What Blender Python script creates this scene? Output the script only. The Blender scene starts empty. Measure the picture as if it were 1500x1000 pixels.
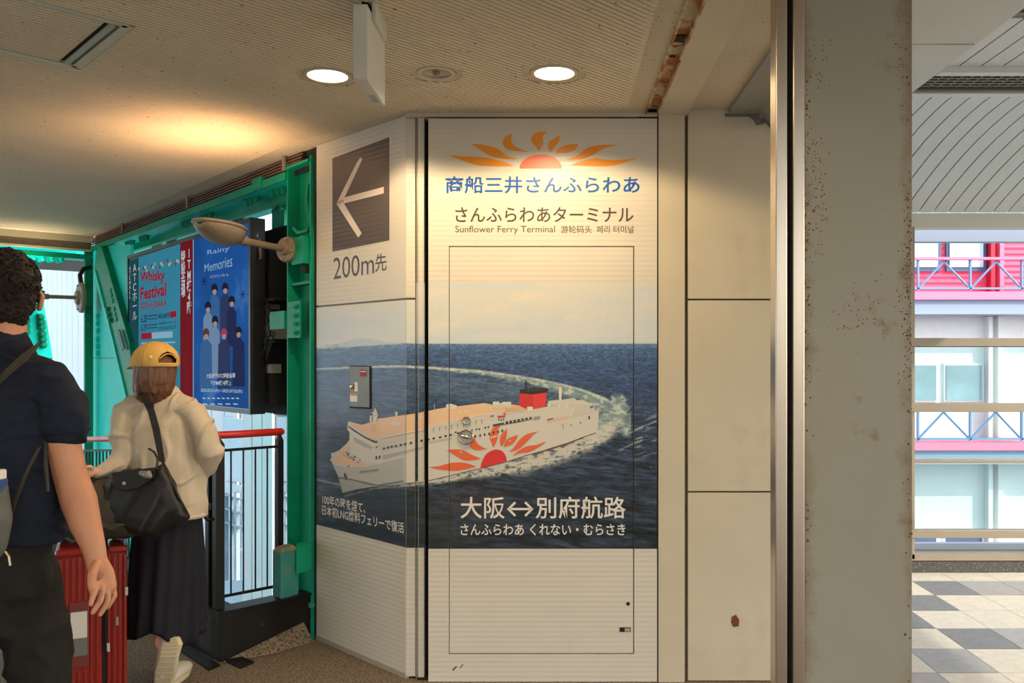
import bpy, bmesh, math, random
import numpy as np
from mathutils import Vector, Matrix, noise as mn
from mathutils.geometry import tessellate_polygon
random.seed(7); np.random.seed(7)
S = bpy.context.scene
C = S.collection
PI = math.pi
# ------------------------------------------------------------------ camera
F, CX, CY, EYE = 1274.0, 812.0, 530.0, 1.5
cd = bpy.data.cameras.new('camera'); cam = bpy.data.objects.new('camera', cd); C.objects.link(cam)
cam.location = (0, 0, EYE); cam.rotation_euler = (PI/2, 0, 0)
cd.sensor_width = 36; cd.lens = F/1500*36
cd.shift_x = (750-CX)/1500; cd.shift_y = (CY-500)/1500
cd.clip_start = .05; cd.clip_end = 200
S.camera = cam
# ------------------------------------------------------------------ view, sky, sun
S.view_settings.view_transform = 'Standard'; S.view_settings.look = 'None'
S.view_settings.exposure = 0.0; S.view_settings.gamma = 1.0; S.view_settings.use_curve_mapping = False
w = bpy.data.worlds.new('sky'); S.world = w; w.use_nodes = True
nt = w.node_tree; bg = nt.nodes['Background']
sk = nt.nodes.new('ShaderNodeTexSky'); sk.sky_type = 'NISHITA'; sk.sun_disc = False
sk.sun_elevation = math.radians(38); sk.sun_rotation = math.radians(110); sk.air_density = 1.0; sk.dust_density = 2.5; sk.ozone_density = 1.0
hs = nt.nodes.new('ShaderNodeHueSaturation'); hs.inputs['Saturation'].default_value = .55
nt.links.new(sk.outputs[0], hs.inputs['Color']); nt.links.new(hs.outputs[0], bg.inputs[0]); bg.inputs[1].default_value = 0.50
def light(name, kind, loc, energy, col, rot=(0,0,0), **k):
    d = bpy.data.lights.new(name, kind); d.energy = energy; d.color = col
    for a, b in k.items(): setattr(d, a, b)
    o = bpy.data.objects.new(name, d); C.objects.link(o); o.location = loc; o.rotation_euler = rot
    return o
def aim(o, d): o.rotation_euler = Vector(d).to_track_quat('-Z', 'Y').to_euler()
sun = light('sun_light', 'SUN', (8, -2, 9), 3.6, (1, .93, .82), angle=math.radians(.6))
aim(sun, (-.75, .50, -.45))
WARM = (1.0, .75, .46)
def downlamp(x, y, e, ang=150, bl=.22):
    o = light('downlight_or_fill_lamp', 'SPOT', (x, y, 2.655), e, WARM, spot_size=math.radians(ang), spot_blend=bl, shadow_soft_size=.05)
    return o
LIT = [(0.0, 3.50), (-.92, 3.53)]
for x, y in LIT: downlamp(x, y, 62)
ROOM_FILL = [(.0, 1.2), (-1.9, 1.4), (0, -.9), (-1.9, -.9), (-4.2, 1.4), (-4.6, 4.3), (-4.2, -.9)]  # unseen downlights added out of view to fill the hall with light
for x, y in ROOM_FILL: downlamp(x, y, 34, 165, .6)
# ------------------------------------------------------------------ helpers
def V(*a): return Vector(a)
def Wp(px, py, Y): return V((px-CX)/F*Y, Y, EYE+(CY-py)/F*Y)
def onpl(px, py, P0, N):
    d = V((px-CX)/F, 1, (CY-py)/F); o = V(0, 0, EYE)
    return o + d*((P0-o).dot(N)/d.dot(N))
def lin(c):
    return tuple(((x/255)/12.92 if x/255 <= .04045 else ((x/255+.055)/1.055)**2.4) for x in c)
class MB:
    def __init__(s): s.v = []; s.f = []; s.m = []
    def add(s, vs, fs, m=0):
        n = len(s.v); s.v += [tuple(p) for p in vs]; s.f += [tuple(i+n for i in f) for f in fs]; s.m += [m]*len(fs); return s
    def box(s, a, b, m=0, fr=None):
        xs = (min(a[0], b[0]), max(a[0], b[0])); ys = (min(a[1], b[1]), max(a[1], b[1])); zs = (min(a[2], b[2]), max(a[2], b[2]))
        vs = [V(x, y, z) for z in zs for y in ys for x in xs]
        if fr: vs = [fr(*p) for p in vs]
        return s.add(vs, [(0,2,3,1),(4,5,7,6),(0,1,5,4),(2,6,7,3),(0,4,6,2),(1,3,7,5)], m)
    def prism(s, poly, z0, z1, m=0, fr=None):      # poly of (x, y), extruded in z (or through frame)
        n = len(poly); vs = [V(x, y, z0) for x, y in poly]+[V(x, y, z1) for x, y in poly]
        if fr: vs = [fr(*p) for p in vs]
        fs = [(i, (i+1) % n, (i+1) % n+n, i+n) for i in range(n)]
        tri = tessellate_polygon([[V(x, y, 0) for x, y in poly]])
        fs += [tuple(t) for t in tri]+[tuple(i+n for i in reversed(t)) for t in tri]
        return s.add(vs, fs, m)
    def flat(s, pts, m=0):                          # planar polygon of 3D points
        tri = tessellate_polygon([[V(*p) for p in pts]]); return s.add(pts, [tuple(t) for t in tri], m)
    def tube(s, pts, r, n=10, m=0, caps=True):
        pts = [V(*p) for p in pts]; R = r if isinstance(r, (list, tuple)) else [r]*len(pts)
        t0 = (pts[1]-pts[0]).normalized(); a = t0.orthogonal().normalized(); vs = []
        for i, p in enumerate(pts):
            t = ((pts[min(i+1, len(pts)-1)]-pts[max(i-1, 0)])).normalized()
            a = (a-t*a.dot(t)).normalized(); b = t.cross(a)
            vs += [p+(a*math.cos(2*PI*k/n)+b*math.sin(2*PI*k/n))*R[i] for k in range(n)]
        fs = [(i*n+k, i*n+(k+1) % n, (i+1)*n+(k+1) % n, (i+1)*n+k) for i in range(len(pts)-1) for k in range(n)]
        if caps: fs += [tuple(range(n))[::-1], tuple(range((len(pts)-1)*n, len(pts)*n))]
        return s.add(vs, fs, m)
    def lathe(s, prof, c, ax=(0,0,1), n=24, m=0):   # prof of (r, h)
        ax = V(*ax).normalized(); a = ax.orthogonal().normalized(); b = ax.cross(a); c = V(*c); vs = []
        for r, h in prof: vs += [c+ax*h+(a*math.cos(2*PI*k/n)+b*math.sin(2*PI*k/n))*r for k in range(n)]
        fs = [(i*n+k, i*n+(k+1) % n, (i+1)*n+(k+1) % n, (i+1)*n+k) for i in range(len(prof)-1) for k in range(n)]
        return s.add(vs, fs, m)
    def loft(s, rings, m=0, n=20):                  # rings: (center, side vec*rx, other vec*ry[, power])
        vs = []
        for rg in rings:
            c, a, b = V(*rg[0]), V(*rg[1]), V(*rg[2]); pw = rg[3] if len(rg) > 3 else 1.0
            for k in range(n):
                ca, sa = math.cos(2*PI*k/n), math.sin(2*PI*k/n)
                vs.append(c+a*math.copysign(abs(ca)**pw, ca)+b*math.copysign(abs(sa)**pw, sa))
        fs = [(i*n+k, i*n+(k+1) % n, (i+1)*n+(k+1) % n, (i+1)*n+k) for i in range(len(rings)-1) for k in range(n)]
        fs += [tuple(range(n))[::-1], tuple(range((len(rings)-1)*n, len(rings)*n))]
        return s.add(vs, fs, m)
def mkobj(name, me, parent=None):
    o = bpy.data.objects.new(name, me); C.objects.link(o)
    if parent: o.parent = parent
    return o
def wloc(p):
    l = V(0, 0, 0)
    while p: l += p.location; p = p.parent
    return l
def part(name, mb, mats, parent=None, smooth=False, bevel=0, label=None, kind=None, loc=None, keep=False):
    if not isinstance(mats, (list, tuple)): mats = [mats]
    base = wloc(parent); vs = np.array([tuple(v) for v in mb.v], dtype=float)
    if loc is None: loc = V(*((vs.min(0)+vs.max(0))/2)) if not keep else base
    else: loc = V(*loc)
    if parent is None and not keep and loc is not None: loc = V(loc.x, loc.y, float(vs[:, 2].min())) if loc is not None else loc
    me = bpy.data.meshes.new(name); me.from_pydata((vs-np.array(loc)).tolist(), [], mb.f)
    for m in mats: me.materials.append(m)
    if len(mats) > 1: me.polygons.foreach_set('material_index', mb.m)
    bm = bmesh.new(); bm.from_mesh(me)
    if not keep or True: bmesh.ops.recalc_face_normals(bm, faces=bm.faces)
    bm.to_mesh(me); bm.free()
    if smooth:
        me.polygons.foreach_set('use_smooth', [True]*len(me.polygons))
        if smooth != 'all': me.set_sharp_from_angle(angle=math.radians(40))
    me.update()
    o = mkobj(name, me, parent); o.location = loc-base
    if bevel:
        b = o.modifiers.new('bevel', 'BEVEL'); b.width = bevel; b.segments = 2; b.limit_method = 'ANGLE'; b.harden_normals = False
    if label: o['label'] = label
    if kind: o['kind'] = kind
    return o
def thing(name, label, cat, loc, group=None):
    o = bpy.data.objects.new(name, None); C.objects.link(o); o.location = loc; o.empty_display_size = .1
    o['label'] = label; o['category'] = cat
    if group: o['group'] = group
    return o
def tag(o, label=None, cat=None, group=None, kind=None):
    for k, v in (('label', label), ('category', cat), ('group', group), ('kind', kind)):
        if v: o[k] = v
    return o
def dup(o, off, parent=None):
    c = o.copy(); C.objects.link(c)
    if parent is not None: c.parent = parent
    c.location = o.location+V(*off)
    for ch in list(o.children):
        dup(ch, (0, 0, 0), c)
    return c
# ------------------------------------------------------------------ materials
_M = {}
def mat(name, col, rough=.6, metal=0., var=0., vscale=8., bump=0., bscale=60., spots=None, stretch=(1,1,1), emit=0., stripes=None, coord='Object', spec=.5, sheen=0, scratch=None):
    """col: sRGB 0-255. spots: list of (rgb, scale, threshold, softness). stripes: (axis, spacing, depth)"""
    if name in _M: return _M[name]
    m = bpy.data.materials.new(name); m.use_nodes = True; nt = m.node_tree; N = nt.nodes; L = nt.links
    b = N['Principled BSDF']; b.inputs['Roughness'].default_value = rough; b.inputs['Metallic'].default_value = metal
    b.inputs['Specular IOR Level'].default_value = spec
    if sheen: b.inputs['Sheen Weight'].default_value = sheen
    base = lin(col)+(1,)
    tc = N.new('ShaderNodeTexCoord'); mp = N.new('ShaderNodeMapping'); mp.inputs['Scale'].default_value = stretch
    L.new(tc.outputs[coord], mp.inputs[0]); cur = None
    rgb = N.new('ShaderNodeRGB'); rgb.outputs[0].default_value = base; cur = rgb.outputs[0]
    if var:
        n = N.new('ShaderNodeTexNoise'); n.inputs['Scale'].default_value = vscale; n.inputs['Detail'].default_value = 6
        L.new(mp.outputs[0], n.inputs['Vector'])
        r = N.new('ShaderNodeMapRange'); r.inputs['From Min'].default_value = .3; r.inputs['From Max'].default_value = .7
        r.inputs['To Min'].default_value = 1-var; r.inputs['To Max'].default_value = 1+var
        L.new(n.outputs['Fac'], r.inputs['Value'])
        mx = N.new('ShaderNodeVectorMath'); mx.operation = 'SCALE'
        L.new(cur, mx.inputs[0]); L.new(r.outputs[0], mx.inputs['Scale']); cur = mx.outputs[0]
    for i, (sc, ss, th, so) in enumerate(spots or []):
        n = N.new('ShaderNodeTexNoise'); n.inputs['Scale'].default_value = ss; n.inputs['Detail'].default_value = 5; n.inputs['Roughness'].default_value = .6
        ad = N.new('ShaderNodeVectorMath'); ad.operation = 'ADD'; ad.inputs[1].default_value = (3.1*i, 7.7*i, 1.3*i)
        L.new(mp.outputs[0], ad.inputs[0]); L.new(ad.outputs[0], n.inputs['Vector'])
        r = N.new('ShaderNodeMapRange'); r.inputs['From Min'].default_value = th; r.inputs['From Max'].default_value = th+so
        L.new(n.outputs['Fac'], r.inputs['Value'])
        mx = N.new('ShaderNodeMix'); mx.data_type = 'RGBA'; mx.inputs['B'].default_value = lin(sc)+(1,)
        L.new(r.outputs[0], mx.inputs['Factor']); L.new(cur, mx.inputs['A']); cur = mx.outputs['Result']
    L.new(cur, b.inputs['Base Color'])
    h = None
    if bump:
        n = N.new('ShaderNodeTexNoise'); n.inputs['Scale'].default_value = bscale; n.inputs['Detail'].default_value = 4
        L.new(mp.outputs[0], n.inputs['Vector'])
        bp = N.new('ShaderNodeBump'); bp.inputs['Strength'].default_value = bump; bp.inputs['Distance'].default_value = .01
        L.new(n.outputs['Fac'], bp.inputs['Height']); h = bp.outputs[0]
    if stripes:
        ax, sp, dep = stripes
        sx = N.new('ShaderNodeSeparateXYZ'); g = N.new('ShaderNodeNewGeometry'); L.new(g.outputs['Position'], sx.inputs[0])
        ml = N.new('ShaderNodeMath'); ml.operation = 'MULTIPLY'; ml.inputs[1].default_value = 2*PI/sp; L.new(sx.outputs[ax], ml.inputs[0])
        sn = N.new('ShaderNodeMath'); sn.operation = 'SINE'; L.new(ml.outputs[0], sn.inputs[0])
        bp = N.new('ShaderNodeBump'); bp.inputs['Strength'].default_value = 1; bp.inputs['Distance'].default_value = dep
        L.new(sn.outputs[0], bp.inputs['Height'])
        if h: L.new(h, bp.inputs['Normal'])
        h = bp.outputs[0]
    if h: L.new(h, b.inputs['Normal'])
    if emit:
        L.new(cur, b.inputs['Emission Color']); b.inputs['Emission Strength'].default_value = emit
    m.diffuse_color = base; _M[name] = m; return m
def glassmat(name, tint, rough=.02, tr=.9):
    m = bpy.data.materials.new(name); m.use_nodes = True; nt = m.node_tree; N = nt.nodes; L = nt.links; N.remove(N['Principled BSDF'])
    t = N.new('ShaderNodeBsdfTransparent'); t.inputs[0].default_value = lin(tint)+(1,)
    g = N.new('ShaderNodeBsdfGlossy'); g.inputs['Roughness'].default_value = rough
    fr = N.new('ShaderNodeFresnel'); fr.inputs[0].default_value = 1.5
    mx = N.new('ShaderNodeMixShader'); L.new(fr.outputs[0], mx.inputs[0]); L.new(t.outputs[0], mx.inputs[1]); L.new(g.outputs[0], mx.inputs[2])
    L.new(mx.outputs[0], N['Material Output'].inputs[0]); return m
RUST = (120, 72, 30)
M_floor = mat('grit_floor', (124, 110, 90), .85, var=.2, vscale=40, bump=.6, bscale=150, spots=[((50,43,35), 95, .52, .06), ((196,178,150), 120, .62, .05)])
M_tile_ceiling = mat('rock_wool_board', (205, 193, 168), .95, var=.05, vscale=3, bump=.4, bscale=120, spots=[((112,94,70), 75, .63, .025)])
M_rib = mat('ribbed_board', (222, 206, 174), .95, var=.05, vscale=2.2, bump=.08, bscale=160, spots=[((70,58,44), 60, .665, .03), ((120,104,80), 1.3, .66, .35)])
M_groove_shade = mat('rib_groove_shade', (62, 50, 34), .95, var=.1, vscale=20)  # shade between the ceiling ribs put into a dark board colour
M_wpanel = mat('sign_white', (208, 200, 182), .38, var=.02, vscale=4, stripes=(2, .0235, .00025), spots=[((196,184,164), 5, .66, .2)])
M_paint = mat('painted_steel_cream', (198, 186, 158), .5, var=.05, vscale=3, bump=.05, bscale=30, spots=[((176,158,126), 2.2, .60, .25)])
M_paintg = mat('painted_steel_grey', (174, 166, 148), .55, var=.05, vscale=2.5, bump=.08, bscale=40, spots=[((150,134,104), 1.6, .58, .25), ((70,56,40), 34, .74, .03), ((96,66,34), 9, .72, .06)])
M_dark = mat('dark_gap', (26, 22, 18), .8)
M_seal = mat('seam_sealant', (104, 92, 72), .8, var=.2, vscale=40, bump=.3, bscale=80)
M_steel = mat('brushed_steel', (196, 180, 160), .26, .9, var=.05, vscale=60, stretch=(1, 1, .02), bump=.05, bscale=300)
M_alu = mat('aluminium_trim', (170, 162, 146), .5, .15, var=.04)
M_rust = mat('rusty_channel', (196, 178, 146), .6, .1, var=.1, vscale=10, bump=.3, bscale=90, spots=[((168,100,40), 6, .465, .1), ((96,50,20), 22, .56, .08)])
M_green = mat('green_painted_steel', (4, 146, 110), .5, spec=.25, var=.10, vscale=5, bump=.12, bscale=25, spots=[((120,96,40), 16, .70, .05)])
M_greenw = mat('worn_green_steel', (38, 120, 108), .6, var=.15, vscale=9, bump=.3, bscale=40, spots=[((124,92,52), 14, .58, .08), ((60,58,42), 30, .62, .05)])
M_teal = mat('turquoise_painted_steel', (0, 222, 208), .5, spec=.2, var=.05, vscale=4, bump=.08, bscale=25)
M_black = mat('black_painted_steel', (18, 17, 16), .45, spec=.25, var=.15, vscale=8, bump=.1, bscale=50)
M_blackw = mat('worn_black_curb', (26, 22, 17), .65, spec=.2, var=.25, vscale=6, bump=.2, bscale=60, spots=[((92,82,66), 10, .63, .1)])
M_red = mat('red_handrail', (196, 38, 26), .33, var=.06, vscale=10)
M_clad = mat('white_cladding', (206, 216, 220), .5, var=.03, vscale=2)
M_lampgrey = mat('lamp_grey_enamel', (142, 124, 104), .5, var=.1, vscale=12, bump=.15, bscale=60, spots=[((84,66,50), 20, .60, .1)])
M_print_dark = mat('print_charcoal', (70, 62, 56), .4)
M_white_p = mat('print_white', (226, 218, 205), .4)
# ================================================================== SETTING
ZC = 2.67
Q = V(-1.31, 4.72, 0); U = V(-.66, .751, 0).normalized(); VV = V(.751, .66, 0).normalized()
def TR(t, s, z): return Q+U*t+VV*s+V(0, 0, z)     # truss frame: t along, s outward, z up
def tpx(px):                                      # t on the truss line seen at px
    k = (px-CX)/F; return (Q.x-k*Q.y)/(k*U.y-U.x)
# floor slab
C2t = tpx(136)
c2 = TR(C2t, 0, 0); c3 = c2-VV*4.2
kA = V(-.703, 4.12, 0); kB = V(-1.286, 4.70, 0)
fl = [(1.5, -4), (1.5, 4.3), (-.6, 4.3), (kB.x+.2, kB.y+.3), (Q.x+.1, Q.y+.15)]
cA = V(-1.67, 4.343, 0)
mb = MB(); mb.prism([(4.6, -4), (4.6, 3.86), (1.5, 3.86), (1.5, 4.3), (-.6, 4.3), (-1.0, 4.95), (-1.36, 4.74), (-1.60, 4.42), (-3.3, 6.15), tuple(c2.xy), tuple(c3.xy), (-8, -4)], -.25, 0)
tag(part('floor', mb, M_floor, keep=True), kind='structure')
mb = MB(); mb.add([V(-1.665, 4.325, .002), V(-1.29, 4.66, .002), V(-1.345, 4.668, .105), V(-1.45, 4.45, .004), V(-1.41, 4.60, .06)],
       [(0, 3, 4), (0, 4, 2), (3, 1, 4), (4, 1, 2)])
tag(part('trim_1', mb, M_floor, keep=True), kind='structure')
# ceiling boards
rust_x0, rust_x1 = .425, .488
ce = MB(); ce.prism([(rust_x0, -3), (rust_x0, 4.3), (-.6, 4.3), tuple((kB+V(.1,.2,0)).xy), tuple(TR(0, .1, 0).xy), tuple(TR(C2t, .0, 0).xy), tuple(c3.xy), (-8, -3)], ZC, ZC+.12)
ceil = tag(part('ceiling', ce, M_tile_ceiling, keep=True), kind='structure')
# ribbing: every rib is a raised bar running 45 degrees
def clipline(poly, p, d):
    ts = []
    n = len(poly)
    for i in range(n):
        a = poly[i]; b = poly[(i+1) % n]; e = (b[0]-a[0], b[1]-a[1])
        den = d[0]*e[1]-d[1]*e[0]
        if abs(den) < 1e-9: continue
        t = ((a[0]-p[0])*e[1]-(a[1]-p[1])*e[0])/den; s = ((a[0]-p[0])*d[1]-(a[1]-p[1])*d[0])/den
        if 0 <= s < 1: ts.append(t)
    ts.sort(); return list(zip(ts[::2], ts[1::2]))
m1 = TR(.0, -.14, 0); m2 = TR(C2t-.2, -.14, 0)
HA = V(-1.47, 3.0, 0); HB = V(-1.88, 3.42, 0); hd = V(-.707, -.707, 0)*.62
rp = [(.33, -3), (.33, 3.94), (-.60, 3.94), tuple(m1.xy), tuple(m2.xy), tuple((m2-VV*4).xy), (-8, -3)]
rb = MB(); sp = .0243
d45 = (.7071, .7071); nrm = (-.7071, .7071)
q = -6.2
hole = [tuple((HA+V(.03,-.0,0)).xy), tuple((HB+V(0,.03,0)).xy), tuple((HB+hd).xy), tuple((HA+hd).xy)]
lights3 = [(0.0, 3.50, .105), (-.474, 3.50, .085), (-.92, 3.53, .105)]
while q < 9.6:
    p = (nrm[0]*q, nrm[1]*q)
    for t0, t1 in clipline(rp, p, d45):
        segs = [(t0, t1)]
        cuts = clipline(hole, p, d45)
        for lx, ly, lr in lights3:
            dx, dy = lx-p[0], ly-p[1]; tt = dx*d45[0]+dy*d45[1]; dd = abs(dx*nrm[0]+dy*nrm[1]); R = lr+.012
            R = lr+.022
            if dd < R: h = math.sqrt(R*R-dd*dd); cuts.append((tt-h, tt+h))
        for c0, c1 in cuts:
            ns = []
            for a, b in segs:
                if c1 <= a or c0 >= b: ns.append((a, b)); continue
                if c0 > a: ns.append((a, c0))
                if c1 < b: ns.append((c1, b))
            segs = ns
        for a, b in segs:
            if b-a < .02: continue
            j = random.uniform(-.0004, .0004)
            A = V(p[0]+d45[0]*a, p[1]+d45[1]*a, 0); B = V(p[0]+d45[0]*b, p[1]+d45[1]*b, 0); nn = V(nrm[0], nrm[1], 0)
            vs = [A-nn*.0084+V(0,0,ZC), A-nn*(.0074+j)+V(0,0,ZC-.0125), A+nn*.0074+V(0,0,ZC-.0125), A+nn*.0084+V(0,0,ZC)]
            vs += [x+(B-A) for x in vs]
            rb.add(vs, [(0,1,5,4), (1,2,6,5), (2,3,7,6), (0,3,2,1), (4,5,6,7)])
    q += sp
gb = MB(); gb.prism(rp, ZC-.0006, ZC-.0001); part('groove_shade', gb, M_groove_shade, ceil, keep=True)  # dark sheet stands in for the shade in the grooves
tag(part('ribbing', rb, M_rib, ceil, keep=True), kind='stuff')
# hatch in the ceiling
h = thing('ceiling_hatch', 'square ribbed access hatch with pale metal frame in the ceiling, top left', 'hatch', (HA.x, HA.y, ZC-.02))
def bar(mb, a, b, w, z0, z1, m=0):
    d = (b-a).normalized(); n = V(-d.y, d.x, 0)*w/2
    mb.prism([tuple((a-n).xy), tuple((b-n).xy), tuple((b+n).xy), tuple((a+n).xy)], z0, z1, m)
for a, b in ((HA, HB), (HB, HB+hd), (HA, HA+hd), (HA+hd, HB+hd)):
    mb = MB(); bar(mb, a, b, .035, ZC-.014, ZC-.001); part('frame', mb, M_paint, h)
mb = MB(); bar(mb, HA+hd*.07+(HB-HA)*.04, HB+hd*.07-(HB-HA)*.04, .02, ZC-.018, ZC-.010); part('hinge_rail', mb, M_alu, h)
mb = MB()
e1 = (HB-HA); L1 = e1.length; e1n = e1.normalized()
x = .04
while x < L1-.03:
    a = HA+e1n*x+hd*.11; b = HA+e1n*x+hd*.96
    bar(mb, a, b, .0155, ZC-.011, ZC-.003); x += sp
bar(mb, HA+e1*.5+hd*.11, HA+e1*.5+hd*.97, L1*.93, ZC-.003, ZC-.001, 1)
part('ribbed_panel', mb, [M_rib, M_groove_shade], h)
# rusty channel, cream band, speckled board, grey beam right of the ribs
def slab(name, x0, x1, y0, y1, z0, z1, m, **k):
    mb = MB(); mb.box((x0, y0, z0), (x1, y1, z1)); o = part(name, mb, m, **k); return tag(o, kind='structure') if not k.get('parent') else o
mb = MB(); mb.box((rust_x0, -3, ZC+.012), (rust_x1, 4.07, ZC+.03)); mb.box((rust_x0, -3, ZC-.012), (rust_x0+.008, 4.07, ZC+.03)); mb.box((rust_x1-.008, -3, ZC-.012), (rust_x1, 4.07, ZC+.03))
rc = thing('ceiling_channel', 'narrow rust-stained steel channel running along the ceiling above the mural door', 'rail', (.456, 4.0, ZC))
part('channel', mb, M_rust, rc)
mb = MB()
for y in (3.36, 2.68): mb = MB(); mb.lathe([(0, -.002), (.012, -.002), (.012, .004)], (.456, y, ZC+.010), n=14); part('bolt_hole', mb, M_dark, rc)
mb = MB()
mb.box((.436, 3.44-.3+.0, ZC+.006), (.476, 3.5-.3, ZC+.011))
part('fixing', mb, M_dark, rc)
slab('trim_2', rust_x1, .623, -3, 4.2, ZC-.012, ZC+.1, M_paint)
slab('trim_3', .623, .818, -3, 4.2, ZC+.02, ZC+.1, M_tile_ceiling)
slab('light_stop_cover', .40, 1.04, -3, 4.3, 2.95, 3.0, M_dark); slab('light_stop_2', .40, .487, 4.082, 4.25, 2.55, 2.9, M_dark); slab('light_stop_1', .40, .82, 3.9, 4.25, ZC+.11, ZC+.28, M_dark)  # unseen dark slabs added to stop daylight leaking in around the channel
M_beam = mat('grey_beam_paint', (150, 148, 140), .55, var=.08, vscale=3)
mb = MB(); mb.prism([(.818, 2.90), (.868, 2.95), (.95, 2.95), (.95, 2.67), (.818, 2.67)], -3, 4.2, fr=lambda x, z, y: V(x, y, z-.0))
tag(part('trim_4', mb, M_beam), kind='structure')
mb = MB(); mb.prism([(.95, 2.67), (1.04, 2.60), (1.2, 2.60), (1.2, 2.95), (.95, 2.95)], 3.6, 4.2, fr=lambda x, z, y: V(x, y, z))
tag(part('trim_5', mb, M_beam), kind='structure')
# downlights
M_lit = mat('lit_lamp', (255, 240, 214), .5, emit=9.0)
M_lens = mat('dull_reflector', (150, 138, 120), .3, .4)
for i, (lx, ly, lr) in enumerate(lights3):
    lab = ['lit round ceiling downlight directly above the sunburst logo', 'unlit small round downlight between the two lit ones', 'lit round ceiling downlight just left of the hanging white box'][i]
    t = thing('downlight', lab, 'downlight', (lx, ly, ZC), 'ceiling downlights by the mural')
    mb = MB(); mb.lathe([(lr+.022, 0), (lr+.020, -.008), (lr+.004, -.009), (lr-.005, -.007), (lr-.008, -.004)], (lx, ly, ZC), n=36); part('cutout_ring', mb, M_tile_ceiling, t, smooth=True)
    mb = MB(); mb.lathe([(lr-.008, -.001), (lr-.009, -.011), (lr-.024, -.012), (lr-.026, -.002)], (lx, ly, ZC), n=36); part('trim_ring', mb, M_paint, t, smooth=True)
    if i != 1:
        mb = MB(); mb.lathe([(lr-.026, -.003), (lr-.03, .000), (0, .000)], (lx, ly, ZC-.003), n=36); part('lamp', mb, M_lit, t, smooth=True)
    else:
        mb = MB(); mb.lathe([(lr-.026, -.004), (lr-.034, .0), (.02, -.001), (0, -.001)], (lx, ly, ZC-.003), n=36); part('reflector', mb, M_lens, t, smooth=True)
        mb = MB(); mb.lathe([(0, -.022), (.012, -.018), (.014, -.006), (.014, 0)], (lx, ly, ZC-.002), n=14); part('sensor', mb, M_lens, t, smooth=True)
for i, (lx, ly) in enumerate(ROOM_FILL):        # unseen fittings added to carry the hall fill lamps
    mb = MB(); mb.lathe([(.09, -.002), (.088, -.010), (.074, -.011), (.072, -.002), (0, -.002)], (lx, ly, ZC-.008), n=20)
    tag(part('downlight', mb, M_paint), 'unseen hall downlight added for fill light, '+['behind the hanging box nearest the viewer', 'above the woman and man, nearer the viewer', 'behind the viewer towards the steel column', 'behind the viewer in the middle of the hall', 'left of the man beyond the frame', 'beside the far corner column', 'behind the viewer at far left'][i], 'downlight', 'added hall fill lights')
# hanging box
t = thing('hanging_sign_box', 'narrow white sign box hanging edge-on from the ceiling between the downlights', 'sign', (-.61, 2.88, 2.389))
M_boxw = mat('white_box_paint', (206, 203, 186), .5, var=.05, vscale=8, spots=[((120,110,90), 60, .72, .03)])
mb = MB(); mb.box((-.633, 2.735, 2.392), (-.588, 3.02, 2.625)); part('casing', mb, M_boxw, t, bevel=.002)
mb = MB(); mb.box((-.631, 2.737, 2.389), (-.590, 3.018, 2.3925)); part('bottom_cover', mb, M_wpanel, t)
mb = MB(); mb.box((-.62, 2.80, 2.625), (-.60, 2.96, 2.67)); part('bracket', mb, M_black, t)
mb = MB(); mb.box((-.587, 2.80, 2.60), (-.575, 2.99, 2.66)); part('side_bracket', mb, M_boxw, t)
mb = MB(); mb.box((-.622, 2.90, 2.3885), (-.600, 2.985, 2.389)); part('label_sticker', mb, mat('sticker_grey', (170, 170, 160)), t)
# kiosk core walls behind the sign panels
mb = MB(); mb.prism([(.488, 4.16), (.488, 4.3), (-.6, 4.3), (kB.x+.25, kB.y+.3), (kB.x+.02, kB.y+.03), (kA.x+.02, kA.y+.04)], 0, ZC, 0)
tag(part('wall_front', mb, M_dark), kind='structure')
# top / bottom rails of the door casing
Yc, Yd = 4.12, 4.08
def xat(px, Y): return (px-CX)/F*Y
def zat(py, Y): return EYE+(CY-py)/F*Y
slab('trim_6', xat(595, Yc), xat(963, Yd), Yd, 4.16, zat(172, Yd)+.004, ZC, M_paint)
slab('baseboard_front', xat(612, Yc), xat(963, Yd), 4.10, 4.16, 0, .012, M_dark)
# pillar strip right of the door and three wall panels
slab('trim_7', xat(964, Yd)+.002, xat(1003, Yd), 4.078, 4.2, 0, ZC, M_paint)
slab('trim_8', xat(1003, Yd), xat(1008, Yd), 4.10, 4.2, 0, ZC, M_seal)
wr = slab('wall_right', xat(1008, Yd), 1.5, 4.115, 4.3, 0, 2.69, M_seal)
xr0 = xat(1008, Yd)
for z0, z1 in ((zat(438.5, Yd)+.004, 2.69), (zat(720.5, Yd)+.004, zat(438.5, Yd)-.004), (.004, zat(720.5, Yd)-.004)):
    mb = MB(); mb.box((xr0, 4.085, z0), (1.5, 4.115, z1)); part('panel', mb, M_paint, wr, bevel=.002)
mb = MB(); pts = [(1072,903),(1078,900),(1083,908),(1082,917),(1074,918),(1071,911)]
mb.flat([Wp(a, b, 4.0835) for a, b in pts]); part('rust_patch', mb, mat('bare_rust', (110, 62, 32), .9), wr)
mb = MB(); mb.prism([(1062,166),(1112,166),(1113,172),(1135,176),(1135,190),(1128,188),(1122,180),(1108,184),(1104,176),(1096,171),(1062,171)], -.0004, .0004, fr=lambda a, b, c: Wp(a, b, 4.0835)+V(0, c, 0))
part('scuffed_caulk', mb, mat('grey_caulk', (120, 116, 104), .9, var=.2, vscale=40), wr)
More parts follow.
